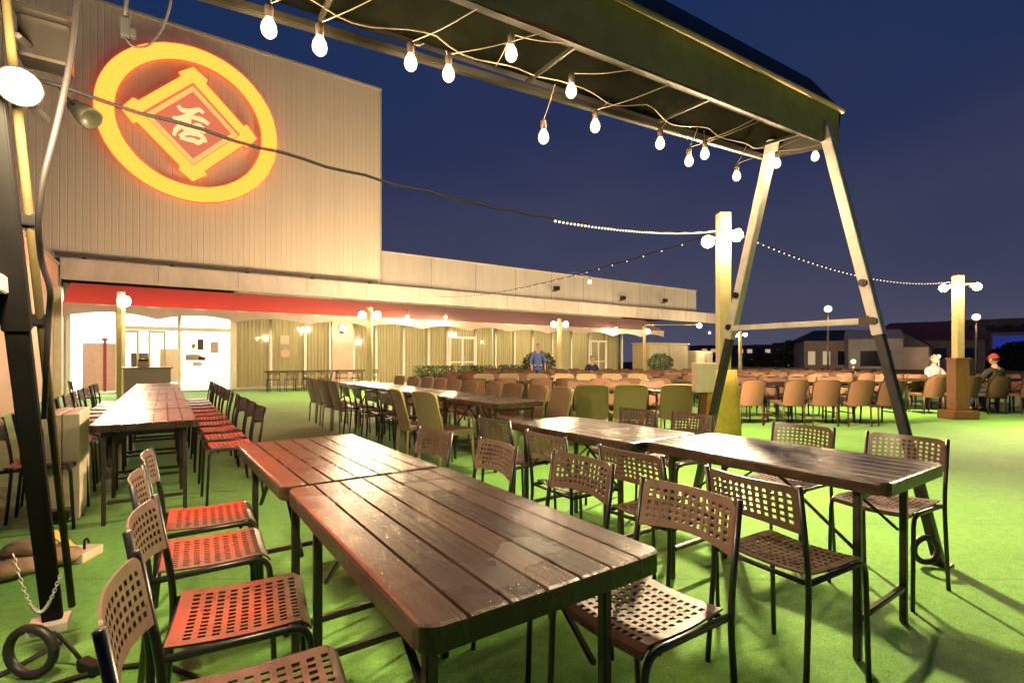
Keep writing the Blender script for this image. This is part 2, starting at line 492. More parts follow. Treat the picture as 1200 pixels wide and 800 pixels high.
w = bpy.data.worlds.new('World'); sc.world = w; w.use_nodes = True
nt = w.node_tree; nt.nodes.clear()
tc = nt.nodes.new('ShaderNodeTexCoord')
sx = nt.nodes.new('ShaderNodeSeparateXYZ'); nt.links.new(tc.outputs['Generated'], sx.inputs[0])
ns = nt.nodes.new('ShaderNodeTexNoise'); ns.inputs['Scale'].default_value = 2.2; ns.inputs['Detail'].default_value = 5
mpn = nt.nodes.new('ShaderNodeMapping'); mpn.inputs['Scale'].default_value = (1, 1, 2.6)
nt.links.new(tc.outputs['Generated'], mpn.inputs['Vector']); nt.links.new(mpn.outputs[0], ns.inputs['Vector'])
ad = nt.nodes.new('ShaderNodeMath'); ad.operation = 'MULTIPLY_ADD'; ad.inputs[1].default_value = .30
nt.links.new(ns.outputs['Fac'], ad.inputs[0]); nt.links.new(sx.outputs['Z'], ad.inputs[2])
rp = nt.nodes.new('ShaderNodeValToRGB')
e = rp.color_ramp.elements
e[0].position = .14; e[0].color = (.086, .086, .138, 1)
e[1].position = .76; e[1].color = (.006, .028, .105, 1)
e2 = e.new(.29); e2.color = (.058, .062, .116, 1)
e3 = e.new(.50); e3.color = (.027, .036, .099, 1)
nt.links.new(ad.outputs[0], rp.inputs[0])
# dusk remnant from the sky model, sun well under the horizon
sky = nt.nodes.new('ShaderNodeTexSky'); sky.sky_type = 'NISHITA'; sky.sun_disc = False
sky.sun_elevation = R(-6); sky.sun_rotation = R(150)
bg1 = nt.nodes.new('ShaderNodeBackground'); bg1.inputs[1].default_value = .9
bg2 = nt.nodes.new('ShaderNodeBackground'); bg2.inputs[1].default_value = .05
ads = nt.nodes.new('ShaderNodeAddShader')
ow = nt.nodes.new('ShaderNodeOutputWorld')
nt.links.new(rp.outputs[0], bg1.inputs[0]); nt.links.new(sky.outputs[0], bg2.inputs[0])
nt.links.new(bg1.outputs[0], ads.inputs[0]); nt.links.new(bg2.outputs[0], ads.inputs[1])
nt.links.new(ads.outputs[0], ow.inputs[0])

sc.view_settings.view_transform = 'Standard'; sc.view_settings.look = 'None'
sc.view_settings.exposure = 0; sc.view_settings.gamma = 1
sc.render.engine = 'CYCLES'
sc.cycles.use_denoising = True
sc.cycles.max_bounces = 6; sc.cycles.diffuse_bounces = 3; sc.cycles.glossy_bounces = 3
sc.cycles.transparent_max_bounces = 8
sc.cycles.sample_clamp_indirect = 3.0
sc.cycles.sample_clamp_direct = 0
sc.cycles.caustics_reflective = False; sc.cycles.caustics_refractive = False
sc.cycles.use_light_tree = True

# ------------------------------------------------------------------ the setting
bm = bmesh.new(); box(bm, -14, 40, -12, 40, -.25, 0)
structure(finish('rooftop_turf', bm, M['turf']))
bm = bmesh.new(); box(bm, -1500, 1500, -1500, 1500, -12.5, -12)
structure(finish('city_ground', bm, M['city']))

# parapet round the roof terrace
t = thing('parapet_wall', 'low dark parapet wall along the far right edge of the roof terrace', 'wall', (0, 0, 0))
boxo('wall_panel', M['roofedge'], t, 33.8, 34.0, -11, 21.4, .0, .55)
boxo('coping', M['roofedge'], t, 33.74, 34.06, -11.05, 21.4, .552, .60, bev=.01)

# left boundary wall
t = thing('boundary_wall', 'pinkish rendered side wall behind the black post at the left', 'wall', (0, 0, 0))
boxo('wall_panel', M['wall_left'], t, -3.0, -2.78, 8.0, 21.2, 0, 4.15)
boxo('coping', M['cream_dark'], t, -3.03, -2.74, 7.97, 21.2, 4.152, 4.22, bev=.01)
boxo('end_pillar', M['cream'], t, -2.777, -2.60, 20.4, 20.75, 0, 3.4)

# ------------------------------------------------------------------ the store building
B = thing('store_building', 'large pale store building with glowing emblem on its tower and a curtained glass front', 'building', (0, 21.8, 0))
FY = 21.8
# tower with ribbed cladding (local coordinates: y = 0 is the facade plane)
bm = bmesh.new()
x0, x1, z0, z1 = -7.0, 7.92, 4.47, 13.18
rib = .19
n = int((x1 - x0) / rib)
prof = []
for i in range(n):
    a = x0 + i * rib
    prof += [(a, 0.0), (a + rib * .80, 0.0), (a + rib * .85, .011), (a + rib * .95, .011)]
prof.append((x1, 0.0))
lo = [bm.verts.new((p[0], p[1], z0)) for p in prof]
hi = [bm.verts.new((p[0], p[1], z1)) for p in prof]
for i in range(len(prof) - 1):
    bm.faces.new((lo[i], lo[i + 1], hi[i + 1], hi[i]))
finish('tower_cladding', bm, M['cladding'], B)
boxo('tower_core', M['block'], B, x0, x1 - .002, .06, 12, z0 + .02, z1 - .02)
boxo('tower_cap', M['block'], B, x0 - .03, x1 + .05, -.05, 12.05, z1, z1 + .10, bev=.01)
boxo('corner_trim', M['block'], B, x1 - .01, x1 + .05, -.03, .2, z0, z1 - .002, bev=.01)
# lower long block
boxo('upper_wall', M['block'], B, 7.99, 31.0, 0, 10, 4.505, 5.95)
boxo('wall_cap', M['fascia'], B, 7.99, 31.04, -.05, 10.05, 5.952, 6.03, bev=.01)
for k in range(9): boxo('panel_joint', M['pipe'], B, 10.4 + k * 2.45, 10.42 + k * 2.45, -.004, .0, 4.51, 5.94)
for k in range(14): boxo('fascia_joint', M['pipe'], B, -.2 + k * 2.45, -.185 + k * 2.45, -.455, -.4505, 3.87, 4.43)
# fascia band
boxo('fascia_band', M['fascia'], B, -2.76, 33.5, -.45, .0, 3.78, 4.44, bev=.02)
boxo('fascia_lip', M['fascia'], B, -2.76, 33.52, -.50, -.452, 3.74, 3.86, bev=.01)
boxo('roof_slab', M['soffit'], B, -7, 33.4, .002, 10, 4.30, 4.468)
boxo('side_wall', M['wall_left'], B, -7.0, -2.78, -.3, 0.0, 0, 4.30)
# service pipe on brackets along the foot of the tower
bm = bmesh.new()
tube(bm, [(-2.9, -.30, 4.56), (7.7, -.30, 4.56)], .045, 8)
for x in (-2.2, .2, 2.6, 5.0, 7.4):
    box(bm, x - .05, x + .05, -.30, -.0, 4.50, 4.62)
finish('service_pipe', bm, M['pipe'], B)
# little floodlights on the upper wall
for x, z in ((17.9, 4.92), (27.2, 4.85), (23.2, 4.75)):
    bm = bmesh.new()
    box(bm, x - .05, x + .05, -.30, .0, z + .02, z + .07)
    box(bm, x - .16, x + .16, -.42, -.22, z + .07, z + .30, bev=.03)
    finish('wall_floodlight', bm, M['bolt'], B)
# awning: sloped cloth and scalloped valance
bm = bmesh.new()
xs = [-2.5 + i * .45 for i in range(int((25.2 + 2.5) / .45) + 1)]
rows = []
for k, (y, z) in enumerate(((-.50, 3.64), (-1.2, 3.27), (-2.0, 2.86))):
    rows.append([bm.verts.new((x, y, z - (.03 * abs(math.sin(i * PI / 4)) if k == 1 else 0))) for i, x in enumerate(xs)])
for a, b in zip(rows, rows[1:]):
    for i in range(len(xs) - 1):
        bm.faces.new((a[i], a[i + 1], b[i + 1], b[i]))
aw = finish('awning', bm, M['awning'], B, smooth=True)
bm = bmesh.new()
N = 620
vt = []; vb = []
for i in range(N + 1):
    x = -2.5 + (xs[-1] + 2.5) * i / N
    sc_ = abs(math.sin((x + 2.5) * PI / 2.3))
    y = -2.0 - .012 * math.sin(x * 5)
    vt.append(bm.verts.new((x, y, 2.855))); vb.append(bm.verts.new((x, y - .02, 2.44 + .19 * sc_ ** .8)))
for i in range(N):
    bm.faces.new((vt[i], vt[i + 1], vb[i + 1], vb[i]))
finish('valance', bm, M['valance'], aw, smooth=True)
bm = bmesh.new()
for x in (-2.4, 2.1, 6.6, 11.1, 15.6, 20.1, 24.6):
    bar(bm, (x, -.05, 3.0), (x, -1.96, 2.83), .05, .05)
tube(bm, [(-2.5, -1.96, 2.84), (25.0, -1.96, 2.84)], .035, 8)
finish('awning_frame', bm, M['white_frame'], aw)
# emblem
EM = bpy.data.objects.new('emblem', None); COL.objects.link(EM); EM.parent = B; EM.location = (.83, 0, 9.67)
EM['label'] = 'round glowing yellow emblem with a diamond frame and a brushed character, red halo'
E_RING = emis('neon_ring', (1.0, .026, .0032), 29, True)
E_DIA = emis('neon_diamond', (1.0, .026, .0036), 28, True)
E_DIA2 = emis('neon_inner_frame', (1.0, .40, .11), 1.5, True)
E_CHR = emis('neon_character', (1.0, .46, .19), 1.9, True)
E_RED = emis('neon_red_edge', (1.0, .17, .055), 1.2, True)
E_BACK = emis('red_backing', (1.0, .25, .13), .80, True)
def flat_loop(bm, outer, inner, y0, y1, mi_front=0, mi_side=1):
    n = len(outer)
    V = {}
    for tagk, loop in (('o', outer), ('i', inner)):
        for yk, y in (('f', y0), ('b', y1)):
            V[tagk + yk] = [bm.verts.new((p[0], y, p[1])) for p in loop]
    for i in range(n):
        j = (i + 1) % n
        f = bm.faces.new((V['of'][i], V['of'][j], V['if'][j], V['if'][i])); f.material_index = mi_front
        f = bm.faces.new((V['of'][i], V['ob'][i], V['ob'][j], V['of'][j])); f.material_index = mi_side
        f = bm.faces.new((V['if'][i], V['if'][j], V['ib'][j], V['ib'][i])); f.material_index = mi_side
        f = bm.faces.new((V['ob'][i], V['ib'][i], V['ib'][j], V['ob'][j])); f.material_index = mi_side
NS = 96
circ = lambda r: [(r * math.cos(2 * PI * k / NS), r * math.sin(2 * PI * k / NS)) for k in range(NS)]
bm = bmesh.new(); flat_loop(bm, circ(2.78), circ(2.24), -.34, -.16); finish('ring', bm, [E_RING, E_RED], EM)
def dia(r, notch=0.0, k=.30):
    if not notch: return [(r, 0), (0, r), (-r, 0), (0, -r)]
    pts = []
    q = r
    for ang in range(4):
        c, s = [(1, 0), (0, 1), (-1, 0), (0, -1)][ang]
        # corner block: a small square cap standing a little proud of the band
        for (u, v) in ((q - k - notch, -(k) - 0), (q - k, -(k) - notch), (q, 0 - .0), (q - k, k + notch), (q - k - notch, k)):
            pass
        loc = [(q - k, -k), (q - k + notch, -k - notch), (q + notch * .9, -notch * .1), (q - k + notch, k + notch), (q - k, k)]
        for u, v in loc:
            pts.append((u * c - v * s, u * s + v * c))
    return pts
outer = dia(1.98, .10, .34)
# inner loop with the same number of points, lying on a plain diamond
inner = []
for ang in range(4):
    c, s = [(1, 0), (0, 1), (-1, 0), (0, -1)][ang]
    r = 1.50
    for u, v in ((r - .3, -.3), (r - .15, -.15), (r, 0), (r - .15, .15), (r - .3, .3)):
        inner.append((u * c - v * s, u * s + v * c))
bm = bmesh.new(); flat_loop(bm, outer, inner, -.34, -.16); finish('diamond_frame', bm, [E_DIA, E_RED], EM)
bm = bmesh.new(); flat_loop(bm, dia(1.44), dia(1.22), -.24, -.10); finish('inner_frame', bm, [E_DIA2, E_RED], EM)
bm = bmesh.new()
vs = [bm.verts.new((p[0], -.07, p[1])) for p in dia(1.215)]; bm.faces.new(vs)
finish('red_panel', bm, E_BACK, EM)
STROKES = [[(-.48,.66),(-.4,.53),(-.21,.52),(.02,.59),(.22,.72),(.37,.6)],[(-.66,.14),(-.47,.15),(-.21,.32),(.06,.57)],
 [(-.18,.33),(.16,.34),(.37,.31),(.55,.2)],[(-.16,.28),(-.34,-.02),(-.56,-.29),(-.63,-.55)],[(-.13,.28),(-.13,-.12)],
 [(-.08,-.07),(.16,.08),(.32,0),(.38,-.22)],[(-.34,-.17),(-.11,-.21),(.16,-.12),(.26,-.2)],
 [(-.44,-.54),(-.31,-.4),(-.16,-.31),(.05,-.29),(.26,-.3),(.4,-.45),(.44,-.57)],
 [(-.42,-.56),(-.18,-.59),(.05,-.57),(.16,-.64),(.26,-.58),(.37,-.43)]]
bm = bmesh.new()
for si, s in enumerate(STROKES):
    pts = fillet([(p[0] * .92, 0, p[1] * .92 + .02) for p in s], .12, 4) if len(s) > 2 else [Vector((p[0] * .92, 0, p[1] * .92 + .02)) for p in s]
    n = len(pts); L = []
    for i, p in enumerate(pts):
        a = pts[max(0, i - 1)]; b = pts[min(n - 1, i + 1)]
        tdir = (b - a).normalized(); nn = Vector((-tdir.z, 0, tdir.x))
        wd = .066 * (.72 + .45 * math.sin(PI * (i + .6) / (n + .2)))
        L.append((p + nn * wd, p - nn * wd))
    yy = -.15 - si * .004
    ft = [(bm.verts.new((a.x, yy, a.z)), bm.verts.new((b.x, yy, b.z))) for a, b in L]
    bk = [(bm.verts.new((a.x, -.09, a.z)), bm.verts.new((b.x, -.09, b.z))) for a, b in L]
    for i in range(n - 1):
        bm.faces.new((ft[i][0], ft[i + 1][0], ft[i + 1][1], ft[i][1]))
        bm.faces.new((ft[i][0], bk[i][0], bk[i + 1][0], ft[i + 1][0]))
        bm.faces.new((ft[i][1], ft[i + 1][1], bk[i + 1][1], bk[i][1]))
finish('character', bm, E_CHR, EM)

# glass front: bays, mullions, curtains, doors
mull = [2.2, 3.45, 4.75, 5.75, 6.75, 7.75, 9.05, 10.3, 11.3, 12.9, 14.1, 15.3, 16.5, 17.9, 19.3, 20.7, 22.1, 23.5]
fr = bpy.data.objects.new('window_frame', None); COL.objects.link(fr); fr.parent = B
for x in mull:
    boxo('mullion', M['white_frame'], fr, x - .05, x + .05, .02, .14, 0.02, 3.60)
boxo('sill_rail', M['white_frame'], fr, 2.2, 23.5, .0, .16, .0, .10)
boxo('head_rail', M['white_frame'], fr, 2.2, 23.5, .02, .14, 3.602, 3.75)
for a, b in zip(mull, mull[1:]):
    if abs(a - 5.75) < .01:      # solid pillar bay
        boxo('pillar', M['wall_left'], B, a + .052, b - .052, -.06, .3, 0.0, 3.72, bev=.01)
        continue
    g = boxo('window_pane', M['glass'], B, a + .05, b - .05, .07, .078, .10, 3.60)
    # curtain behind the pane
    bm = bmesh.new()
    m_ = max(24, int((b - a) / .022))
    ph = random.random() * 6
    r0 = []; r1 = []
    for i in range(m_ + 1):
        x = a + (b - a) * i / m_
        y = .34 + .035 * math.sin(x * 46 + ph) + .02 * math.sin(x * 17 + ph * 2)
        r0.append(bm.verts.new((x, y, .08))); r1.append(bm.verts.new((x, y * .96, 3.62)))
    for i in range(m_):
        bm.faces.new((r0[i], r0[i + 1], r1[i + 1], r1[i]))
    finish('curtain', bm, M['curtain'], B, smooth=True)
# framed double doors in two bays
for a, b in ((11.3, 12.9), (20.7, 22.1)):
    d = bpy.data.objects.new('door', None); COL.objects.link(d); d.parent = B
    d['label'] = 'white framed double glass door in the curtained front'
    mid = (a + b) / 2
    bm = bmesh.new()
    for x in (a + .10, mid, b - .10): box(bm, x - .045, x + .045, -.03, .018, .10, 2.18)
    box(bm, a + .055, b - .055, -.031, .017, 2.182, 2.29)
    for p, q in ((a + .146, mid - .046), (mid + .046, b - .146)):
        box(bm, p, q, -.028, .016, .12, .26); box(bm, p, q, -.028, .016, 1.00, 1.06)
    finish('door_frame', bm, M['white_frame'], d)
    bm = bmesh.new()
    for x in (mid - .09, mid + .09): tube(bm, [(x, -.07, .85), (x, -.07, 1.35)], .014, 8)
    finish('door_handle', bm, M['steel'], d)
# notices in the curtained windows
for x, z, ww, hh, mm in ((3.98, 1.95, .32, .36, 'offwhite'), (3.98, 1.40, .34, .30, 'interior_pink')):
    boxo('notice', M[mm], B, x - ww / 2, x + ww / 2, .05, .066, z - hh / 2, z + hh / 2)
# lit entrance lobby on the left
boxo('lobby_floor', M['grey_floor'], B, -2.7, 2.14, .0, 4.0, .004, .03)
boxo('lobby_back_wall', M['interior'], B, -2.7, 2.14, 4.0, 4.1, .0, 3.7)
boxo('lobby_side_wall', M['interior'], B, -2.76, -2.66, .16, 3.99, .0, 3.7)
boxo('lobby_partition', M['interior'], B, 2.05, 2.14, .20, 3.99, .0, 3.7)
boxo('lobby_ceiling', M['interior'], B, -2.65, 2.04, .05, 3.98, 3.55, 3.65)
lf = bpy.data.objects.new('entrance_frame', None); COL.objects.link(lf); lf.parent = B
for x in (-2.62, -1.35, .42, 2.12):
    boxo('post', M['white_frame'], lf, x - .055, x + .055, .0, .13, .03, 3.55)
boxo('transom', M['white_frame'], lf, -1.295, 2.064, .01, .12, 2.20, 2.34)
boxo('lintel', M['white_frame'], lf, -2.56, 2.064, .01, .12, 3.40, 3.548)
for a, b in ((-1.295, .365), (.475, 2.065)):
    boxo('window_pane', M['glass'], B, a, b, .06, .068, 2.342, 3.398)
boxo('window_pane', M['glass'], B, .475, 2.065, .06, .068, .04, 2.198)
# sliding door leaves in the middle opening
for a, b in ((-1.29, -.75), (-.50, .02)):
    d = bpy.data.objects.new('sliding_door', None); COL.objects.link(d); d.parent = B
    bm = bmesh.new()
    box(bm, a, a + .07, .04, .09, .04, 2.19); box(bm, b - .07, b, .04, .09, .04, 2.19)
    box(bm, a + .07, b - .07, .042, .088, .04, .14); box(bm, a + .07, b - .07, .042, .088, 2.10, 2.19)
    finish('door_frame', bm, M['cream'], d)
    boxo('door_pane', M['glass'], d, a + .07, b - .07, .06, .066, .14, 2.10)
# posters on the right hand lobby pane
for x, z, ww, hh, mm in ((.86, 1.66, .12, .18, 'tan'), (1.08, 1.72, .20, .40, 'brown_frame'), (.86, 1.24, .50, .22, 'cream_dark'),
                         (1.12, 1.20, .22, .14, 'brown_frame'), (1.52, 1.62, .26, .42, 'interior_pink'), (.98, 1.0, .3, .14, 'cream')):
    boxo('poster', M[mm], B, x - ww / 2, x + ww / 2, .040, .052, z - hh / 2, z + hh / 2)

for i, x in enumerate((-1.7, .6)):
    l = bpy.data.lights.new('lobby_lamp', 'AREA'); l.shape = 'RECTANGLE'; l.size = 1.6; l.size_y = 1.6; l.energy = 560; l.color = (1, .93, .80)
    o = bpy.data.objects.new('lobby_lamp', l); COL.objects.link(o); o.parent = B; o.location = (x, 2.0, 3.50)

boxo('restaurant_back_wall', M['interior'], B, 2.2, 23.5, 3.0, 3.1, 0, 3.7)
boxo('restaurant_end_wall', M['interior'], B, 23.40, 23.50, .5, 2.99, 0, 3.7)
boxo('restaurant_floor', M['grey_floor'], B, 2.2, 23.5, .16, 2.99, .004, .03)
boxo('restaurant_ceiling', M['interior'], B, 2.2, 23.5, .16, 2.99, 3.76, 3.8)
for x in (4.5, 8.5, 12.5, 16.5, 20.5):  # unseen area lamps added behind the curtains to brighten them
    l = bpy.data.lights.new('curtain_fill', 'AREA'); l.shape = 'RECTANGLE'; l.size = 2.2; l.size_y = .8; l.energy = 130; l.color = (1, .82, .52)
    o = bpy.data.objects.new('curtain_fill', l); COL.objects.link(o); o.parent = B; o.location = (x, 1.7, 3.70)
# things inside the lobby
t = thing('display_screen', 'pinkish folding screen with a dark red post in the lit lobby', 'screen', (-1.95, 22.9, .03))
boxo('panel', M['interior_pink'], t, -.42, .14, 0, .05, .02, 1.72)
boxo('panel', M['interior_pink'], t, .23, .54, 0, .05, .02, 1.72)
boxo('post', M['maroon'], t, .142, .228, -.01, .07, 0, 1.80)
boxo('finial', M['maroon'], t, .10, .27, -.03, .09, 1.802, 1.90, bev=.02)
t = thing('lattice_cabinet', 'dark brown lattice cabinet inside the lobby doorway', 'cabinet', (-.75, 23.4, .03))
bm = bmesh.new()
box(bm, -.30, .30, 0, .3, 0, 1.38)
for i in range(4): box(bm, -.28, .28, -.012, .0, .12 + i * .33, .36 + i * .33)
finish('carcass', bm, M['brown_frame'], t)
bm = bmesh.new(); tube(bm, [(-.12, -.03, .7), (-.12, -.03, .95)], .015); finish('handle', bm, M['steel'], t)
t = thing('wall_panel_board', 'tan notice board standing at the back of the lobby', 'board', (.15, 23.6, .03))
boxo('panel', M['tan'], t, -.32, .32, 0, .05, .25, 1.55); boxo('foot', M['ebony'], t, -.28, .28, -.12, .16, .0, .05)
baro('stand', M['ebony'], t, (0, .07, .05), (0, .07, .6), .05, .03)

# beige shed and cabinet at the right end of the facade
t = thing('storage_shed', 'flat beige storage shed with two panels at the right end of the glass front', 'shed', (26.2, 20.9, 0))
boxo('body', M['tan'], t, -1.9, 1.9, -.5, .8, .0, 2.1)
for x in (-.96, .96): boxo('front_panel', M['cream_dark'], t, x - .90, x + .90, -.53, -.502, .08, 2.02)
boxo('roof', M['cream_dark'], t, -1.98, 1.98, -.60, .86, 2.102, 2.18, bev=.02)
t = thing('metal_cabinet', 'pale rounded outdoor cabinet right of the beige shed', 'cabinet', (30.0, 20.8, 0))
boxo('body', M['cream'], t, -.9, .9, -.4, .5, .05, 1.72, bev=.12); boxo('plinth', M['ebony'], t, -.88, .88, -.38, .48, 0, .048)
boxo('door', M['cream_dark'], t, -.05, .8, -.43, -.402, .2, 1.55)
baro('handle', M['bolt'], t, (.03, -.45, .85), (.03, -.45, 1.1), .03, .03)

# ------------------------------------------------------------------ perforated chair
def perforated(nx, ny, wid, hei, f, margin=.032, hole=.58, corner=.0, thick=.004):
    """sheet in (u,v), u in +-wid/2, v in 0..hei, with nx*ny square holes; f maps (u,v)->xyz"""
    def lines(n, span, lo):
        pitch = (span - 2 * margin) / n
        out = [lo, lo + margin * .5]
        for i in range(n):
            a = lo + margin + i * pitch + pitch * (1 - hole) / 2
            out += [a, a + pitch * hole]
        out += [lo + span - margin * .5, lo + span]
        return out
    us = lines(nx, wid, -wid / 2); vs = lines(ny, hei, 0)
    bm = bmesh.new()
    grid = []
    for j, v in enumerate(vs):
        row = []
        for i, u in enumerate(us):
            uu, vv = u, v
            if corner:
                cx, cy = wid / 2 - corner, hei - corner
                if abs(u) > cx and v > cy:
                    dx, dy = abs(u) - cx, v - cy
                    d = math.hypot(dx, dy)
                    m_ = max(dx, dy)
                    if d > 0:
                        k = m_ / d
                        uu = math.copysign(cx + dx * k, u); vv = cy + dy * k
            row.append(bm.verts.new(f(uu, vv)))
        grid.append(row)
    for j in range(len(vs) - 1):
        for i in range(len(us) - 1):
            hx = i >= 2 and (i % 2 == 0) and i < 2 + 2 * nx - 1 + 1 and i <= 2 * nx
            hy = j >= 2 and (j % 2 == 0) and j <= 2 * ny
            if hx and hy: continue
            bm.faces.new((grid[j][i], grid[j][i + 1], grid[j + 1][i + 1], grid[j + 1][i]))
    bmesh.ops.recalc_face_normals(bm, faces=bm.faces)
    bmesh.ops.solidify(bm, geom=list(bm.faces), thickness=thick)
    return bm

def make_perf_chair():
    t = thing('perforated_chair', 'x', 'chair')
    # faces +Y.  seat
    def fs(u, v):
        y = -.185 + v
        z = .452 - .012 * math.cos(u / .2 * PI / 2) - .010 * math.sin(PI * v / .385)
        if v > .335:
            q = (v - .335) / .05
            z -= .030 * q * q
            y -= .012 * q
        return (u, y, z)
    finish('seat', perforated(12, 9, .385, .385, fs, margin=.03, hole=.55, thick=-.006), M['plastic'], t, smooth=False)
    # backrest
    def fb(u, v):
        lift = .018 * math.cos(u / .2 * PI / 2)
        vv = .592 + v + lift * (1 - v / .160)
        y = -.205 - (vv - .45) * .19 - .028 * math.cos(u / .2 * PI / 2)
        return (u, y, vv)
    finish('backrest', perforated(12, 5, .40, .160, fb, margin=.022, hole=.56, corner=.042, thick=.006), M['plastic'], t)
    for s in (-1, 1):
        pts = fillet([(s * .212, -.245, 0), (s * .205, -.205, .44), (s * .203, -.262, .755)], .10, 5)
        tubeo('rear_leg', M['chair_metal'], t, pts, .011, 8)
        pts = fillet([(s * .205, .205, 0), (s * .202, .185, .438), (s * .200, -.20, .430)], .06, 6)
        tubeo('front_leg', M['chair_metal'], t, pts, .011, 8)
    tubeo('stretcher', M['chair_metal'], t, [(-.199, -.19, .425), (.199, -.19, .425)], .009, 8)
    tubeo('stretcher', M['chair_metal'], t, [(-.199, .12, .424), (.199, .12, .424)], .009, 8)
    t.scale = (.91, .93, 1.03)
    return t
PC = make_perf_chair(); PC_used = [False]
def perf_chair(x, y, rz, label, group):
    j = R(random.uniform(-2, 2)) if 'row' not in label else R(random.uniform(-6, 6))
    if not PC_used[0]:
        PC_used[0] = True
        PC.location = (x, y, 0); PC.rotation_euler = (0, 0, rz + j); PC['label'] = label; PC['group'] = group
        return PC
    return dup(PC, (x, y, 0), rz + j, label, group)

# ------------------------------------------------------------------ woven chairs
def make_woven_chair(name, mw, mf, tall, cupped=.03):
    t = thing(name, 'x', 'chair')
    bm = bmesh.new()
    nu, nv = 10, 6
    w_, z0, z1 = .44, .36, tall
    g = []
    for j in range(nv + 1):
        v = j / nv; row = []
        for i in range(nu + 1):
            u = -1 + 2 * i / nu
            wz = w_ / 2 * (1.0 - .06 * (1 - v))
            z = z0 + (z1 - z0) * v + .014 * (1 - u * u) * v
            if v == 1 and abs(u) > .85: z -= .014
            y = -.20 - .10 * v - cupped * (1 - u * u)
            row.append(bm.verts.new((u * wz, y, z)))
        g.append(row)
    for j in range(nv):
        for i in range(nu):
            bm.faces.new((g[j][i], g[j][i + 1], g[j + 1][i + 1], g[j + 1][i]))
    bmesh.ops.recalc_face_normals(bm, faces=bm.faces)
    bmesh.ops.solidify(bm, geom=list(bm.faces), thickness=.022)
    finish('backrest', bm, mw, t, smooth=False)
    bm = bmesh.new(); box(bm, -.215, .215, -.20, .23, .375, .435, bev=.018)
    finish('seat', bm, mw, t)
    bm = bmesh.new()
    tube(bm, fillet([(-.215, -.20, .44), (-.222, -.305, tall - .005), (-.12, -.33, tall + .012), (.12, -.33, tall + .012), (.222, -.305, tall - .005), (.215, -.20, .44)], .05, 4), .012, 6)
    finish('back_rim', bm, mf, t, smooth=True)
    for sx_, sy_ in ((-1, -1), (1, -1), (-1, 1), (1, 1)):
        yy = -.215 if sy_ < 0 else .205
        tubeo('leg', mf, t, [(sx_ * .205, yy * 1.08, 0), (sx_ * .195, yy, .376)], [.013, .017], 8)
    return t
BC = make_woven_chair('beige_woven_chair', M['beige_weave'], M['beige_frame'], .83)
WC = make_woven_chair('brown_woven_chair', M['brown_weave'], M['brown_frame'], .80, .06)
used = {}
def woven_chair(proto, x, y, rz, label, group):
    j = R(random.gauss(0, 6))
    x += random.uniform(-.05, .05); y += random.uniform(-.05, .05)
    if proto.name not in used:
        used[proto.name] = 1
        proto.location = (x, y, 0); proto.rotation_euler = (0, 0, rz + j); proto['label'] = label; proto['group'] = group
        return proto
    return dup(proto, (x, y, 0), rz + j, label, group)

# ------------------------------------------------------------------ folding table (long axis = Y)
TW, TL, TH = .64, 1.15, .735
def make_table():
    t = thing('folding_table', 'x', 'table')
    bm = bmesh.new()
    r = .045
    W2, L2 = TW / 2, TL / 2
    us = [(-W2, -.010), (-W2 + .004, -.003), (-W2 + .010, 0)]
    npl = 7; gap = .0045
    pw = TW / npl
    for k in range(1, npl):
        c = -W2 + k * pw
        us += [(c - gap, 0), (c - gap * .4, -.008), (c + gap * .4, -.008), (c + gap, 0)]
    us += [(W2 - .010, 0), (W2 - .004, -.003), (W2, -.010)]
    # a few samples inside the rounded corners
    extra = []
    for s in (-1, 1):
        for q in (.015, .024, .034):
            extra.append((s * (W2 - q), 0))
    us = sorted(us + extra)
    def yend(u):
        d = abs(u) - (W2 - r)
        return L2 - r + math.sqrt(max(0, r * r - d * d)) if d > 0 else L2
    rowsA = []
    for u, dz in us:
        ye = yend(u) - (.0 if abs(u) < W2 - .011 else .0)
        rowsA.append((bm.verts.new((u, -ye, TH + dz - .003)), bm.verts.new((u, -ye + .008, TH + dz)),
                      bm.verts.new((u, ye - .008, TH + dz)), bm.verts.new((u, ye, TH + dz - .003))))
    for a, b in zip(rowsA, rowsA[1:]):
        for k in range(3): bm.faces.new((a[k], b[k], b[k + 1], a[k + 1]))
    # edge band
    loop = [q[0] for q in rowsA] + [rowsA[-1][1], rowsA[-1][2]] + [q[3] for q in rowsA[::-1]] + [rowsA[0][2], rowsA[0][1]]
    low = [bm.verts.new((v.co.x, v.co.y, TH - .050)) for v in loop]
    n = len(loop)
    for i in range(n):
        j = (i + 1) % n
        bm.faces.new((loop[i], loop[j], low[j], low[i]))
    bm.faces.new(low[::-1])
    finish('tabletop', bm, M['table'], t)
    for s in (-1, 1):
        ye = s * (L2 - .13)
        for q in (-1, 1):
            baro('leg', M['leg_metal'], t, (q * (W2 - .075), ye, 0.0), (q * (W2 - .075), ye, TH - .052), .028, .028)
        baro('crossbar', M['leg_metal'], t, (-(W2 - .091), ye, .16), (W2 - .091, ye, .16), .024, .024)
        baro('crossbar', M['leg_metal'], t, (-(W2 - .091), ye, TH - .085), (W2 - .091, ye, TH - .085), .024, .024)
        for q in (-1, 1):
            baro('brace', M['leg_metal'], t, (q * (W2 - .10), ye - s * .01, .42), (q * (W2 - .10), ye - s * .34, TH - .053), .020, .010)
    return t
TB = make_table(); TB_used = [False]
def table(x, y, rz, label, group):
    rz += R(random.uniform(-.5, .5))
    if not TB_used[0]:
        TB_used[0] = True
        TB.location = (x, y, 0); TB.rotation_euler = (0, 0, rz); TB['label'] = label; TB['group'] = group
        return TB
    return dup(TB, (x, y, 0), rz, label, group)

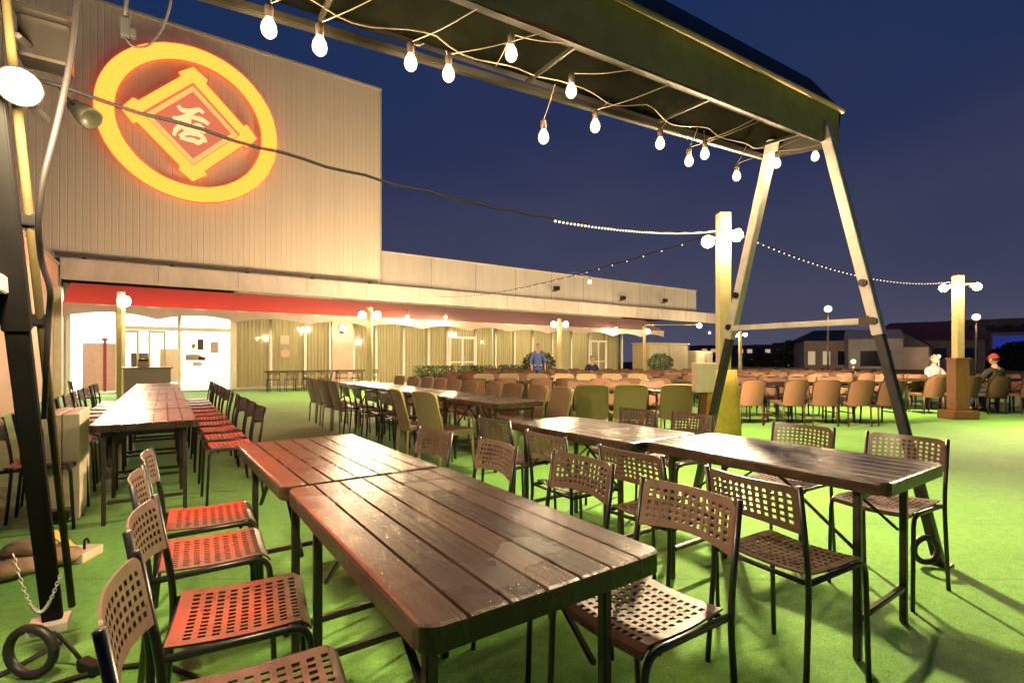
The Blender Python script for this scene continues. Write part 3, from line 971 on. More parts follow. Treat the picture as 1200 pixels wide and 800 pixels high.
# ---- near tables A (centre) and B (right)
g = 'wood grain folding tables in the foreground'
table(.68, .79 + TL / 2, 0, 'dark plank topped folding table nearest the camera in the centre foreground', g)
table(.65, 1.955 + TL / 2, R(1.0), 'folding table with red glow on its top, behind the nearest centre table', g)
table(2.52, .73 + TL / 2, 0, 'folding table at right with its end nearest the camera, in front of the canopy leg', g)
table(2.40, 1.90 + TL / 2, R(1.5), 'folding table adjoining the far end of the right foreground table', g)
# ---- near chairs
g = 'perforated chairs at the left of the centre tables'
for (x, y, a), l in zip(((.175, 1.17, -97), (.19, 1.69, -96), (.16, 2.27, -94), (.18, 2.76, -92)),
    ('perforated chair nearest the camera at lower left, its back largest', 'second perforated chair from the camera on the left, red lit seat fully in view',
     'third perforated chair from the camera left of the centre table, red lit seat', 'fourth perforated chair at left, beside the far end of the centre tables')):
    perf_chair(x, y, R(a), l, g)
g = 'perforated chairs between the centre and right tables, facing the centre'
for (x, y, a), l in zip(((1.17, 1.03, 91), (1.24, 1.61, 92), (1.15, 2.16, 88), (1.09, 2.72, 94)),
    ('perforated chair with its pale seat under the right side of the centre table', 'second perforated chair from the camera along the right side of the centre tables',
     'third perforated chair from the camera along the right side of the centre tables', 'farthest perforated chair along the right side of the centre tables')):
    perf_chair(x, y, R(a), l, g)
g = 'perforated chairs at the left side of the right tables'
for (x, y, a), l in zip(((1.98, .98, -94), (2.01, 1.61, -88), (2.01, 2.22, -93), (2.16, 3.02, -86)),
    ('black framed perforated chair with its dark back to the camera at the right foreground table', 'second perforated chair from the camera along the left of the right table',
     'third perforated chair from the camera along the left of the right tables', 'farthest perforated chair along the left of the right tables')):
    perf_chair(x, y, R(a), l, g)
g = 'perforated chairs at the right side of the right tables'
for (x, y, a), l in zip(((3.12, 1.05, 87), (3.12, 1.58, 92), (3.13, 2.41, 90), (3.04, 2.86, 94)),
    ('perforated chair across the right table, in front of the near steel canopy leg', 'perforated chair across the right table, second from its near end',
     'perforated chair across the right tables, third from the near end', 'perforated chair across the right tables, at their far end')):
    perf_chair(x, y, R(a), l, g)
# ---- left row
for k in range(6):
    table(-.12, 4.50 + TL / 2 + k * 1.19, 0, '%s folding table from the camera in the long left row' % ORD[k], 'folding tables in the long left row')
for k in range(11):
    perf_chair(.46, 4.92 + k * .58 + random.uniform(-.03, .03), R(90), '%s perforated chair from the camera, right side of the left table row' % ORD[k], 'chairs on the right of the left row')
for k in range(11):
    perf_chair(-.72, 4.85 + k * .60 + random.uniform(-.03, .03), R(-90), '%s perforated chair from the camera, left side of the left table row' % ORD[k], 'chairs on the left of the left row')
# ---- centre row C
for k in range(5):
    table(3.10, 4.30 + TL / 2 + k * 1.18, 0, '%s folding table from the camera in the middle row behind the centre tables' % ORD[k], 'folding tables in the middle row')
side = ['b', 'b', 'p', 'p', 'p', 'p', 'b', 'b', 'b', 'b']
for k, q in enumerate(side):
    y = 4.98 + k * .56
    if q == 'b':
        woven_chair(BC, 2.52, y, R(-90), 'beige woven chair, %s from the camera, left side of the middle table row' % ORD[k], 'beige woven chairs left of the middle row')
    else:
        perf_chair(2.52, y, R(-90), 'perforated chair, %s from the camera, left side of the middle table row' % ORD[k], 'perforated chairs left of the middle row')
for k in range(10):
    y = 4.70 + k * .57
    woven_chair(BC, 3.76, y, R(90), 'beige woven chair, %s from the camera, right side of the middle table row' % ORD[k], 'woven chairs right of the middle row')
# ---- rows running along X on the right
AX = R(-34.7)          # the right hand tables stand in rows turned about 35 degrees to the facade
def turned(d, l):
    return (d * math.sin(-AX) + l * math.cos(AX), d * math.cos(AX) + l * math.sin(AX))
def xrow(l0, ntab, d, rowlabel, near='w', spacing=.60, ls=None):
    L = ntab * 1.18
    for k in range(ntab):
        x, y = turned(d, l0 + TL / 2 + k * 1.18)
        table(x, y, AX + R(90), '%s folding table from the left in the %s' % (ORD[k], rowlabel), 'folding tables in the ' + rowlabel)
    n = int(L / spacing)
    pos = ls or [l0 + .28 + k * spacing for k in range(n)]
    for k, l in enumerate(pos):
        x, y = turned(d - .62, l)
        pr, cl = (BC, 'beige') if (near == 'b' and k < 3) else (WC, 'brown')
        woven_chair(pr, x, y, AX, '%s woven chair, %s from left, near side of %s' % (cl, ORD[k], rowlabel), '%s woven chairs on the near side of the %s' % (cl, rowlabel))
    for k in range(n):
        x, y = turned(d + .62, l0 + .33 + k * spacing)
        pr, cl = (BC, 'beige') if rowlabel.startswith('second') else (WC, 'brown')
        woven_chair(pr, x, y, AX + PI, '%s woven chair, %s from left, far side of %s' % (cl, ORD[k], rowlabel), '%s woven chairs on the far side of the %s' % (cl, rowlabel))
xrow(.85, 2, 7.72, 'short row behind the right foreground tables', near='b', ls=[1.12, 1.66, 2.22, 2.80])
xrow(4.0, 3, 9.75, 'row right of yellow wrapped post', ls=[4.28, 5.0, 5.62, 6.18, 6.74])
xrow(-1.0, 4, 10.6, 'second turned row before glass front')
xrow(-1.9, 11, 13.0, 'third turned row before glass front')
xrow(-1.6, 11, 15.4, 'fourth turned row before glass front')
xrow(-1.0, 12, 17.8, 'turned row nearest glass front')
xrow(8.85, 4, 11.65, 'row behind timber based post', spacing=.66)
# a table with dark chairs by the curtained windows
for k in range(3):
    table(3.6 + k * 1.25, 20.35, R(90), '%s dark table from the left against the curtained windows' % ORD[k], 'tables against the curtains')
for k in range(7):
    perf_chair(3.2 + k * .6, 19.75, 0, '%s dark chair from the left before the curtained windows' % ORD[k], 'dark chairs before the curtains')
perf_chair(-1.25, 12.6, R(-75), 'single dark chair standing by itself left of the lobby entrance', 'odd chairs')

# ------------------------------------------------------------------ folded tables at left, stacked upright
for k, x in enumerate((-.665, -.565)):
    t = thing('folded_table', ('inner' if k == 0 else 'outer') + ' cream folded table standing on edge beside the black post, ' + ('nearer the wall' if k == 0 else 'nearer the left table row'), 'folded table', (x, 4.85, 0), 0, 'cream folded tables')
    bm = bmesh.new(); box(bm, -.044, .044, 0, .62, .02, .80, bev=.012); finish('tabletop', bm, M['cream_pale'], t)
    bm = bmesh.new(); box(bm, -.047, .047, -.012, -.001, .03, .79, bev=.003)
    finish('edge_band', bm, M['cream_dark'], t)
    boxo('clasp', M['bolt'], t, -.02, .03, -.026, -.013, .42, .45)
    for y in (.10, .5): boxo('foot', M['cream_dark'], t, -.03, .03, y + .03, y + .06, 0, .019)

# ------------------------------------------------------------------ canopy frame
F = thing('canopy_frame', 'big A shaped steel frame carrying a dark canvas canopy over the foreground', 'canopy', (0, 0, 0))
XL, XR = -.36, 3.72
def lerp(a, b, t): return tuple(a[i] + (b[i] - a[i]) * t for i in range(3))
def along(x, yl, zl, yr, zr):
    t_ = (x - XL) / (XR - XL); return (x, yl + (yr - yl) * t_, zl + (zr - zl) * t_)
# right A frame
def leg(lo, hi, split, upm, lowm, w_, nm, plate=True):
    mid = lerp(lo, hi, split)
    o = baro(nm, upm, F, lerp(lo, hi, split - .02), hi, w_, w_ * .75, side=(1, 0, 0))
    q = baro('leg_foot_tube', lowm, o, lo, lerp(lo, hi, split + .06), w_ * .84, w_ * .60, side=(1, 0, 0))
    return o
rn = leg((XR, .985, 0.01), (XR - .02, 1.60, 2.80), .50, M['steel'], M['dark_steel'], .080, 'leg')
rf = leg((XR + .02, 2.64, 0.01), (XR, 1.96, 2.82), .50, M['steel'], M['dark_steel'], .080, 'leg')
for lo, hi, par in (((XR, .985, .01), (XR - .02, 1.60, 2.80), rn), ((XR + .02, 2.64, .01), (XR, 1.96, 2.82), rf)):
    for t_ in (.60, .512):
        p = Vector(lerp(lo, hi, t_))
        bm = bmesh.new(); tube(bm, [p + Vector((-.062, 0, 0)), p + Vector((-.038, 0, 0))], .024, 10)
        tube(bm, [p + Vector((-.068, 0, 0)), p + Vector((-.06, 0, 0))], .012, 6)
        finish('bolt', bm, M['bolt'], par)
baro('tie_bar', M['steel'], F, (XR - .03, 1.30, 1.44), (XR - .03, 2.29, 1.44), .03, .040, side=(1, 0, 0))
boxo('tie_bracket', M['bolt'], F, XR - .055, XR - .005, 1.32, 1.38, 1.41, 1.47)
# left A frame
ln = leg((XL, .75, .01), (XL, 1.50, 2.52), .5, M['black_paint'], M['black_paint'], .080, 'leg')
lfar = leg((XL, 2.64, .16), (XL - .075, 1.86, 2.52), .5, M['black_paint'], M['black_paint'], .070, 'leg')
baro('tie_bar', M['steel'], F, (XL - .06, .98, 1.43), (XL - .06, 2.27, 1.43), .03, .055, side=(1, 0, 0))
# paler bar added along the left leg, standing in for its lit side face
tubeo('lit_face_bar', M['lit_face_bar'], F, [(XL + .050, 2.68, .20), (XL - .022, 1.885, 2.52)], .012, 10)
for z, y in ((1.33, 2.31), (1.64, 2.20), (.6, 2.58)):
    bm = bmesh.new(); box(bm, XL - .02 - .03 * z, XL + .075 - .032 * z, y - .03, y + .03, z - .02, z + .02, bev=.008); finish('clamp', bm, M['black_paint'], F)
# ring foot at the base of the left leg, curl foot at the right leg
def ring_foot(cx, cy, cz, r, nm):
    bm = bmesh.new()
    ang = R(-34.7)
    pts = []
    for k in range(25):
        a = 2 * PI * k / 24
        pts.append((cx + math.cos(a) * r * math.cos(ang), cy + math.cos(a) * r * math.sin(ang), cz + math.sin(a) * r))
    tube(bm, pts, .017, 10, caps=False)
    return finish(nm, bm, M['dark_steel'], F, smooth=True)
ring_foot(XL - .055, 2.58, .10, .086, 'ring_foot')
boxo('foot_plate', M['steel'], F, XL - .07, XL + .05, 2.57, 2.68, .15, .185, bev=.005)
ring_foot(XR - .10, 1.02, .095, .07, 'curl_foot')
boxo('foot_plate', M['dark_steel'], F, XR - .05, XR + .05, .93, 1.04, .0, .010)
# beams
FA, FB = along(XL - .3, 2.06, 2.44, 2.02, 2.735), along(XR + .12, 2.06, 2.44, 2.03, 2.72)
NA, NB = along(XL - .3, 1.62, 2.45, 1.62, 2.69), along(XR + .12, 1.62, 2.45, 1.62, 2.69)
baro('beam', M['frame_green'], F, FA, FB, .034, .034, side=(0, 1, 0))
baro('beam', M['frame_green'], F, (NA[0], NA[1] + .03, NA[2] + .03), (NB[0], NB[1] + .03, NB[2] + .03), .03, .03, side=(0, 1, 0))
baro('beam', M['frame_green'], F, along(XL - .2, 1.84, 2.62, 1.84, 2.86), along(XR + .1, 1.84, 2.62, 1.84, 2.86), .03, .04, side=(0, 1, 0))
for x in (.5, 1.5, 2.5, 3.5):
    a = along(x, 2.05, 2.47, 2.02, 2.74); b = along(x, 1.64, 2.48, 1.64, 2.72)
    baro('rafter', M['frame_green'], F, a, b, .02, .02, side=(1, 0, 0))
# canvas: near valance, roof slopes, far flap, gable, underside
NX = 60
def sheet(name, rowsf, m, x0=XL - .32, x1=XR + .15, nx=NX, thick=0.0):
    bm = bmesh.new(); rows = []
    for j, fn in enumerate(rowsf):
        rows.append([bm.verts.new(fn(x0 + (x1 - x0) * i / nx, i)) for i in range(nx + 1)])
    for a, b in zip(rows, rows[1:]):
        for i in range(nx): bm.faces.new((a[i], a[i + 1], b[i + 1], b[i]))
    return finish(name, bm, m, F, smooth=True)
def bl(x): return along(x, 0, 2.455, 0, 2.685)[2]
wob = lambda i, k=1.0: .006 * k * math.sin(i * .9) + .004 * k * math.sin(i * .37 + 1)
sheet('valance', [lambda x, i: (x, 1.585 + wob(i), bl(x) - .015 + .008 * math.sin(i * .55)),
                  lambda x, i: (x, 1.580 + wob(i, .7), bl(x) + .10),
                  lambda x, i: (x, 1.575, bl(x) + .205),
                  lambda x, i: (x, 1.560, bl(x) + .225)], M['canvas'])
tubeo('hem_rod', M['canvas'], F, [along(XL - .32, 1.556, 2.68, 1.556, 2.912), along(XR + .165, 1.556, 2.68, 1.556, 2.912)], .016, 8)
sheet('roof_cloth', [lambda x, i: (x, 1.565, bl(x) + .245),
                     lambda x, i: (x, 1.66, bl(x) + .40 - .012 * math.sin(i * .33) ** 2),
                     lambda x, i: (x, 1.76, bl(x) + .54),
                     lambda x, i: (x, 1.84, bl(x) + .565),
                     lambda x, i: (x, 1.95, bl(x) + .40),
                     lambda x, i: (x, 2.09, bl(x) + .20),
                     lambda x, i: (x, 2.10, bl(x) + .075)], M['canvas_dark'], x1=XR + .14)
sheet('underside_cloth', [lambda x, i: (x, 1.605, bl(x) + .20 + .02 * math.sin(i * .5)),
                          lambda x, i: (x, 1.72, bl(x) + .20 - .03 * abs(math.sin(i * .31))),
                          lambda x, i: (x, 1.84, bl(x) + .23 - .03 * abs(math.sin(i * .27 + 1))),
                          lambda x, i: (x, 1.97, bl(x) + .15 - .03 * abs(math.sin(i * .35 + 2))),
                          lambda x, i: (x, 2.07, bl(x) + .085)], M['canvas_under'], x1=XR + .12)
bm = bmesh.new()
xg = XR + .145
gp = [(1.585, bl(xg) - .01), (1.56, bl(xg) + .235), (1.76, bl(xg) + .54), (1.84, bl(xg) + .56), (2.09, bl(xg) + .19), (2.08, bl(xg) + .06)]
bm.faces.new([bm.verts.new((xg, y, z)) for y, z in gp])
finish('gable_cloth', bm, M['canvas_dark'], F)

# ------------------------------------------------------------------ bulbs under the canopy
BPOS = [(.31, 2.0, 2.40), (.48, 1.97, 2.38), (.86, 2.0, 2.46), (1.04, 2.0, 2.47), (1.27, 1.84, 2.56), (1.66, 1.88, 2.53), (1.94, 2.0, 2.475), (1.58, 2.0, 2.325),
        (2.46, 1.98, 2.50), (2.77, 2.0, 2.47), (2.82, 1.92, 2.50), (3.31, 2.0, 2.485), (3.66, 1.90, 2.62), (4.02, 1.80, 2.72)]
BLAB = ['bare lit bulb nearest the top left corner of the sign wall, first along the canopy', 'bare lit bulb hanging second from the left under the canopy edge',
        'third lit bulb from the left, hanging from two slanting wires', 'fourth lit bulb from the left, beside the third on crossed wires',
        'lit bulb tucked high under the middle of the canvas with no sky behind it', 'lit bulb under the canvas on a looping wire, right of the high middle one',
        'lit bulb on a slanted pair of wires just below the far beam, against the sky', 'lowest hanging lit bulb, alone against the blue sky under the canopy middle',
        'lit bulb on a single straight cord, ninth along the canopy', 'small lower one of the close pair of lit bulbs right of centre',
        'upper one of the close pair of lit bulbs right of centre', 'lit bulb hanging in the sky just left of the far canopy leg',
        'lit bulb hanging in front of the top of the far canopy leg', 'lit bulb at the right corner of the canopy by the top of the near leg']
rng = random.Random(3)
for i, (p, lab) in enumerate(zip(BPOS, BLAB)):
    x, y, z = p
    t = thing('hanging_bulb', lab, 'light bulb', p, 0, 'bare bulbs strung under the canopy')
    bm = bmesh.new(); lathe(bm, [(0, -.036), (.014, -.033), (.024, -.022), (.028, -.006), (.025, .012), (.016, .030), (.012, .038)], 14)
    finish('bulb', bm, M['bulb'], t, smooth=True)
    bm = bmesh.new(); lathe(bm, [(.0125, .036), (.015, .040), (.016, .075), (.010, .086), (0, .088)], 12)
    finish('socket', bm, M['brass'], t, smooth=True)
    top = Vector((0, 0, .086))
    bx = min(max(x, XL), XR)
    far = along(bx + rng.uniform(-.02, .10), 2.0, 2.47, 1.96, 2.735); near = along(bx + rng.uniform(.12, .28), 1.66, 2.47, 1.66, 2.70)
    bm = bmesh.new()
    for q in ((near, far) if i not in (7, 8) else (far,)):
        e_ = Vector(q) - Vector(p)
        mid = (top + e_) / 2 + Vector((0, 0, -.012))
        tube(bm, fillet([top, mid, e_], .2, 4), .0022, 6)
    if i == 13:
        tube(bm, [top, Vector((XR - .02, 1.70, 2.76)) - Vector(p)], .0022, 6)
    finish('wire', bm, M['wire'], t)
    point_light('bulb_light', t, (0, 0, -.005), 5.5, WARM, .037)
# looping flex along the inside of the beams
bm = bmesh.new()
pts = []
for i in range(60):
    x = XL + (XR - XL) * i / 59
    a = along(x, 1.98, 2.50, 1.96, 2.74)
    pts.append((a[0], a[1] - .05 * math.sin(i * .45) ** 2, a[2] - .04 * abs(math.sin(i * .33))))
tube(bm, pts, .003, 6)
tag(finish('light_flex', bm, M['wire'], None), 'looping pale wire strung along the far canopy beam between the bulbs', 'wire')

# ------------------------------------------------------------------ floodlight and things on the left leg
t = thing('floodlight', 'glaring round floodlight clamped to the black post at the upper left', 'floodlight', (-.338, 1.95, 1.965))
t.scale = (.8, .8, .8)
dirv = Vector((.22, -1.0, -.30)).normalized()
q = dirv.to_track_quat('Z', 'Y').to_matrix().to_4x4()
bm = bmesh.new(); lathe(bm, [(0, -.16), (.03, -.16), (.035, -.10), (.05, -.06), (.062, -.01), (.066, .0), (.060, .002)], 20)
bmesh.ops.transform(bm, matrix=q, verts=bm.verts); finish('housing', bm, M['bolt'], t, smooth=True)
bm = bmesh.new(); lathe(bm, [(.060, .0), (.056, .016), (.034, .028), (0, .032)], 20)
bmesh.ops.transform(bm, matrix=q, verts=bm.verts); finish('lens', bm, M['lamp'], t, smooth=True)
baro('bracket', M['bolt'], t, (-.0, .0, -.02), (.05, .14, -.05), .03, .02)
point_light('flood_light', t, tuple(dirv * .26), 40, LAMPC, .06)
t = thing('lamp_housing', 'dark square lamp housing above the glaring floodlight at the upper left', 'lamp', (-.33, 2.26, 2.24))
bm = bmesh.new(); box(bm, -.06, .07, -.05, .05, -.07, .065, bev=.012); finish('body', bm, M['bolt'], t)
boxo('visor', M['bolt'], t, -.065, .075, -.085, -.0, .067, .08)
baro('bracket', M['bolt'], t, (-.03, .06, 0), (-.035, -.20, -.08), .025, .015)
t = thing('spot_lamp', 'unlit grey green cone spotlight hanging right of the floodlight', 'lamp', (-.25, 2.60, 2.16))
t.scale = (.66, .66, .66)
bm = bmesh.new(); lathe(bm, [(0, -.13), (.035, -.128), (.042, -.10), (.062, -.03), (.068, .02), (.060, .022), (.035, .0), (0, -.004)], 18)
q = Vector((.62, -.5, -.62)).normalized().to_track_quat('Z', 'Y').to_matrix().to_4x4()
bmesh.ops.transform(bm, matrix=q, verts=bm.verts); finish('shade', bm, mat('lamp_green', (.05, .05, .03), rough=.4, var=.2), t, smooth=True)
tubeo('arm', M['bolt'], t, [(-.055, .05, .05), (-.08, -.05, .06), (-.10, -.25, .04)], .010, 8)
# black cable hanging beside the post
bm = bmesh.new()
tube(bm, fillet([(-.22, 2.0, 2.42), (-.22, 2.0, 2.29), (-.23, 2.0, 2.13), (-.262, 2.0, 1.91), (-.30, 2.01, 1.72), (-.315, 2.05, 1.60), (-.32, 2.14, 1.50), (-.30, 2.16, 1.42), (-.315, 2.22, 1.34), (-.33, 2.25, 1.0)], .1, 4), .0085, 8)
tag(finish('hanging_cable', bm, M['grey_cable'], None, smooth=True), 'thick cable hanging in a curve down to the black post at the left', 'cable')
t = thing('hanging_plug', 'black plug on a looped flex hanging from the canopy at the upper left', 'plug', (-.11, 2.1, 2.30))
bm = bmesh.new(); box(bm, -.012, .014, -.012, .012, -.035, .03, bev=.006); box(bm, .0, .03, -.01, .01, -.03, .0, bev=.004); finish('plug_body', bm, M['black_cable'], t)
bm = bmesh.new(); tube(bm, fillet([(.0, 0, .03), (.006, -.01, .10), (.015, -.03, .22)], .06), .006, 8)
tube(bm, fillet([(.0, 0, -.034), (.02, 0, -.06), (.06, 0, -.045), (.10, -.0, .02), (.125, -.03, .10), (.14, -.06, .25)], .05), .004, 8)
finish('flex', bm, M['black_cable'], t, smooth=True)

# clutter at the foot of the left post
t = thing('weight_bags', 'heap of brown burlap weight bags beside the foot of the black post', 'weights', (-.70, 3.82, 0))
for k, (dx, dy, dz, s) in enumerate(((0, 0, .055, 1), (.17, .08, .05, .9), (-.14, .10, .05, .95), (.06, .06, .135, .8))):
    bm = bmesh.new(); bmesh.ops.create_icosphere(bm, subdivisions=3, radius=1)
    for v in bm.verts:
        nz = .10 * math.sin(v.co.x * 5 + k) * math.cos(v.co.y * 4)
        v.co *= 1 + nz
        v.co = Vector((v.co.x * .15 * s, v.co.y * .11 * s, max(-.05, v.co.z * .055 * s))) + Vector((dx, dy, dz))
    finish('bag', bm, M['sand'], t, smooth=True)
t = thing('base_block', 'pale plastic base block with an upright yellow wedge beside the black post', 'base block', (-.47, 3.98, 0), R(-28))
bm = bmesh.new(); box(bm, -.13, .13, -.09, .09, .0, .055, bev=.012); finish('base', bm, M['offwhite'], t)
bm = bmesh.new()
for y in (-.02, .02):
    pass
f0 = [bm.verts.new((x, -.03, z)) for x, z in ((-.11, .056), (.03, .056), (-.09, .17), (-.11, .17))]
f1 = [bm.verts.new((x, .03, z)) for x, z in ((-.11, .056), (.03, .056), (-.09, .17), (-.11, .17))]
bm.faces.new(f0); bm.faces.new(f1[::-1])
for i in range(4): bm.faces.new((f0[i], f1[i], f1[(i + 1) % 4], f0[(i + 1) % 4]))
finish('wedge', bm, M['cloth_yellow'], t)
tubeo('hook', M['bolt'], t, fillet([(.08, 0, .05), (.08, 0, .11), (.10, 0, .12), (.105, 0, .09)], .02), .007, 8)
# chain loop on the post
bm = bmesh.new()
for k in range(34):
    a = k / 33
    p = Vector((-.43 + .12 * a, 2.40, .42 - .16 * math.sin(a * PI) + .10 * (1 - a)))
    tt = Vector((.12, .0, -.10 - .16 * PI * math.cos(a * PI))).normalized()
    u = tt.cross(Vector((0, 1, .2))).normalized() if k % 2 else tt.cross(Vector((1, .1, 0))).normalized()
    ring = [p + tt * .009 * math.cos(2 * PI * j / 8) + u * .005 * math.sin(2 * PI * j / 8) for j in range(9)]
    tube(bm, ring, .0017, 5, caps=False)
tag(finish('chain', bm, M['steel'], None, smooth=True), 'short steel chain looped around the lower part of the black post', 'chain')
# floor cables at the left
for k, (pts, lab) in enumerate((([(-1.0, 1.65, .012), (-.70, 2.1, .012), (-.42, 2.45, .012), (-.20, 2.47, .012), (-.02, 2.40, .012), (.1, 2.2, .012)], 'black cable on the turf running past the post foot to the chairs'),
                                ([(-1.1, 2.35, .012), (-.80, 2.55, .014), (-.52, 2.62, .012), (-.36, 2.80, .012)], 'black cable on the turf curving into the post foot from the left'))):
    bm = bmesh.new(); tube(bm, fillet(pts, .25, 6), .010, 8)
    tag(finish('floor_cable', bm, M['black_cable'], None, smooth=True), lab, 'cable')
t = thing('cable_connector', 'small black cable connector lying on the turf by the ring foot', 'connector', (-.24, 2.50, .0), R(30))
bm = bmesh.new(); box(bm, -.02, .02, -.06, .05, .004, .045, bev=.008); finish('body', bm, M['black_cable'], t)
bm = bmesh.new(); tube(bm, fillet([(0, .05, .03), (-.02, .10, .09), (-.06, .12, .16)], .05), .007); finish('flex', bm, M['black_cable'], t, smooth=True)

# ------------------------------------------------------------------ lamp posts
def lamp_post(x, y, label, lamps, h=2.95, w_=.16, base=None, watts=110, d=1.0):
    t = thing('lamp_post', label, 'lamp post', (x, y, 0), R(-34.7), 'lamp posts among the tables')
    boxo('pole', M['post'], t, -w_ / 2, w_ / 2, -w_ / 2, w_ / 2, .0, h, bev=.008)
    if base == 'yellow':
        bm = bmesh.new(); n = 28
        rows = []
        for z, r in ((.02, .19), (.25, .185), (.55, .175), (.85, .155), (1.06, .135)):
            rows.append([bm.verts.new(((r * (1 + .06 * math.sin(k * 3))) * math.copysign(abs(math.cos(2 * PI * k / n)) ** .6, math.cos(2 * PI * k / n)),
                                       (r * (1 + .06 * math.sin(k * 3))) * math.copysign(abs(math.sin(2 * PI * k / n)) ** .6, math.sin(2 * PI * k / n)), z)) for k in range(n)])
        for a, b in zip(rows, rows[1:]):
            for k in range(n): bm.faces.new((a[k], a[(k + 1) % n], b[(k + 1) % n], b[k]))
        bm.faces.new(rows[-1])
        finish('fabric_cover', bm, M['cloth_yellow'], t, smooth=True)
        boxo('junction_box', M['cream'], t, -.36, -.10, -.10, .10, .78, 1.15, bev=.015)
    elif base == 'timber':
        bm = bmesh.new(); box(bm, -.135, .135, -.11, .11, .17, 1.18, bev=.01); finish('timber_casing', bm, M['wood_box'], t)
        bm = bmesh.new(); box(bm, -.25, .25, -.20, .20, .0, .168, bev=.015); finish('timber_plinth', bm, M['wood_box'], t)
        bm = bmesh.new(); box(bm, -.15, .15, -.125, .125, 1.182, 1.215, bev=.006); finish('cap', bm, M['wood_box'], t)
    else:
        bm = bmesh.new(); box(bm, -w_ * .8, w_ * .8, -w_ * .8, w_ * .8, 0, .12, bev=.01); finish('foot', bm, M['post'], t)
    for lx, lz in lamps:
        s = 1 if lx > 0 else -1
        baro('arm', M['post'], t, (s * w_ / 2, 0, lz + .05), (lx, 0, lz + .05), .03, .03)
        lp = bpy.data.objects.new('lamp', None); COL.objects.link(lp); lp.parent = t; lp.location = (lx, -.02, lz)
        fwd = -1 if (s < 0) == (x < 10) else 1
        dv = Vector((s * .25, fwd * 1.0, -.25)).normalized()
        qq = dv.to_track_quat('Z', 'Y').to_matrix().to_4x4()
        r = .078 * d
        bm = bmesh.new(); lathe(bm, [(0, -.13), (.03, -.13), (.04, -.09), (r * .8, -.045), (r * 1.02, -.005), (r * .98, .0)], 18)
        bmesh.ops.transform(bm, matrix=qq, verts=bm.verts)
        if d > 1.2: bm.free(); bm = bmesh.new(); tube(bm, [(0, 0, .06), (0, 0, r * .97)], .04, 10)
        finish('housing', bm, M['cream'], lp, smooth=True)
        bm = bmesh.new(); bmesh.ops.create_icosphere(bm, subdivisions=3, radius=r * .97)
        finish('lens', bm, M['lamp'], lp, smooth=True)
        if d > 1.2:
            point_light('lamp_light', lp, (0, 0, 0), watts, LAMPC, r * 1.06)
            continue
        sp = bpy.data.lights.new('lamp_light', 'SPOT'); sp.energy = watts * KL * 1.5; sp.color = LAMPC; sp.shadow_soft_size = .09
        sp.spot_size = R(180); sp.spot_blend = 1.0
        so = bpy.data.objects.new('lamp_light', sp); COL.objects.link(so); so.parent = lp; so.location = dv * (r + .12)
        so.rotation_euler = (-dv).to_track_quat('Z', 'Y').to_euler()
        point_light('lamp_glow', lp, tuple(Vector((0, -1, -.1)) * (r + .16)), watts * .03, LAMPC, .09)
    return t
lamp_post(5.76, 3.66, 'tall cream lamp post with yellow wrapped base and two lamps, behind the far canopy leg', ((-.20, 2.66), (.16, 2.74)), h=3.02, w_=.14, base='yellow', watts=300)
lamp_post(13.0, 3.15, 'lamp post in a square brown timber casing with two lamps, at the right', ((-.30, 2.60), (.36, 2.63)), h=2.85, w_=.14, base='timber', watts=330)
lamp_post(5.79, 16.95, 'lamp post with a close pair of lamps before the curtained windows, left of centre', ((-.26, 2.7), (.26, 2.7)), watts=560, d=1.6)
lamp_post(14.25, 16.9, 'lamp post with two lamps in the middle distance, before the farther windows', ((-.26, 2.7), (.26, 2.7)), watts=480, d=1.6)
lamp_post(21.6, 18.45, 'slim lamp post with one side arm lamp before the beige shed', ((.16, 2.7), (3.0, 3.0)), watts=330, w_=.13, d=1.6)
lamp_post(-.95, 16.6, 'single headed lamp post standing behind the long left table row', ((.10, 2.7),), watts=560, w_=.13, d=1.9)
lamp_post(30.7, 18.3, 'farthest lamp post beyond the yellow wrapped post, low against the sky', ((.3, 2.75), (-.3, 2.7)), watts=150, d=1.5)
# extra bare lamps under the awning
for i, (x, y, z, lab) in enumerate(((8.2, 19.4, 2.92, 'small lit globe under the awning, first right of the central lamp post'), (9.95, 19.4, 2.98, 'small lit globe under the awning, second right of the central lamp post'),
                        (20.4, 19.4, 2.86, 'small lit globe under the right part of the awning'), (29.0, 19.4, 2.86, 'lit globe right of the beige shed near the yellow wrapped post'))):
    t = thing('globe_lamp', lab, 'lamp', (x, y, z), 0, 'globe lamps under the awning')
    bm = bmesh.new(); bmesh.ops.create_icosphere(bm, subdivisions=3, radius=.085); finish('globe', bm, M['bulb'], t, smooth=True)
    tubeo('stem', M['bolt'], t, [(0, 0, .08), (0, 0, .30), (0, .5, .34)], .012, 8)
    point_light('globe_light', t, (0, -.02, -.01), 120, WARM, .10)
t = thing('wall_lamp', 'round lit wall lamp on the pink pillar of the glass front', 'lamp', (6.2, 21.55, 2.50))
bm = bmesh.new(); bmesh.ops.create_icosphere(bm, subdivisions=3, radius=.15); finish('globe', bm, M['bulb'], t, smooth=True)
boxo('wall_plate', M['bolt'], t, -.08, .08, .13, .19, -.24, -.08)
point_light('wall_light', t, (0, -.05, 0), 40, WARM, .17)
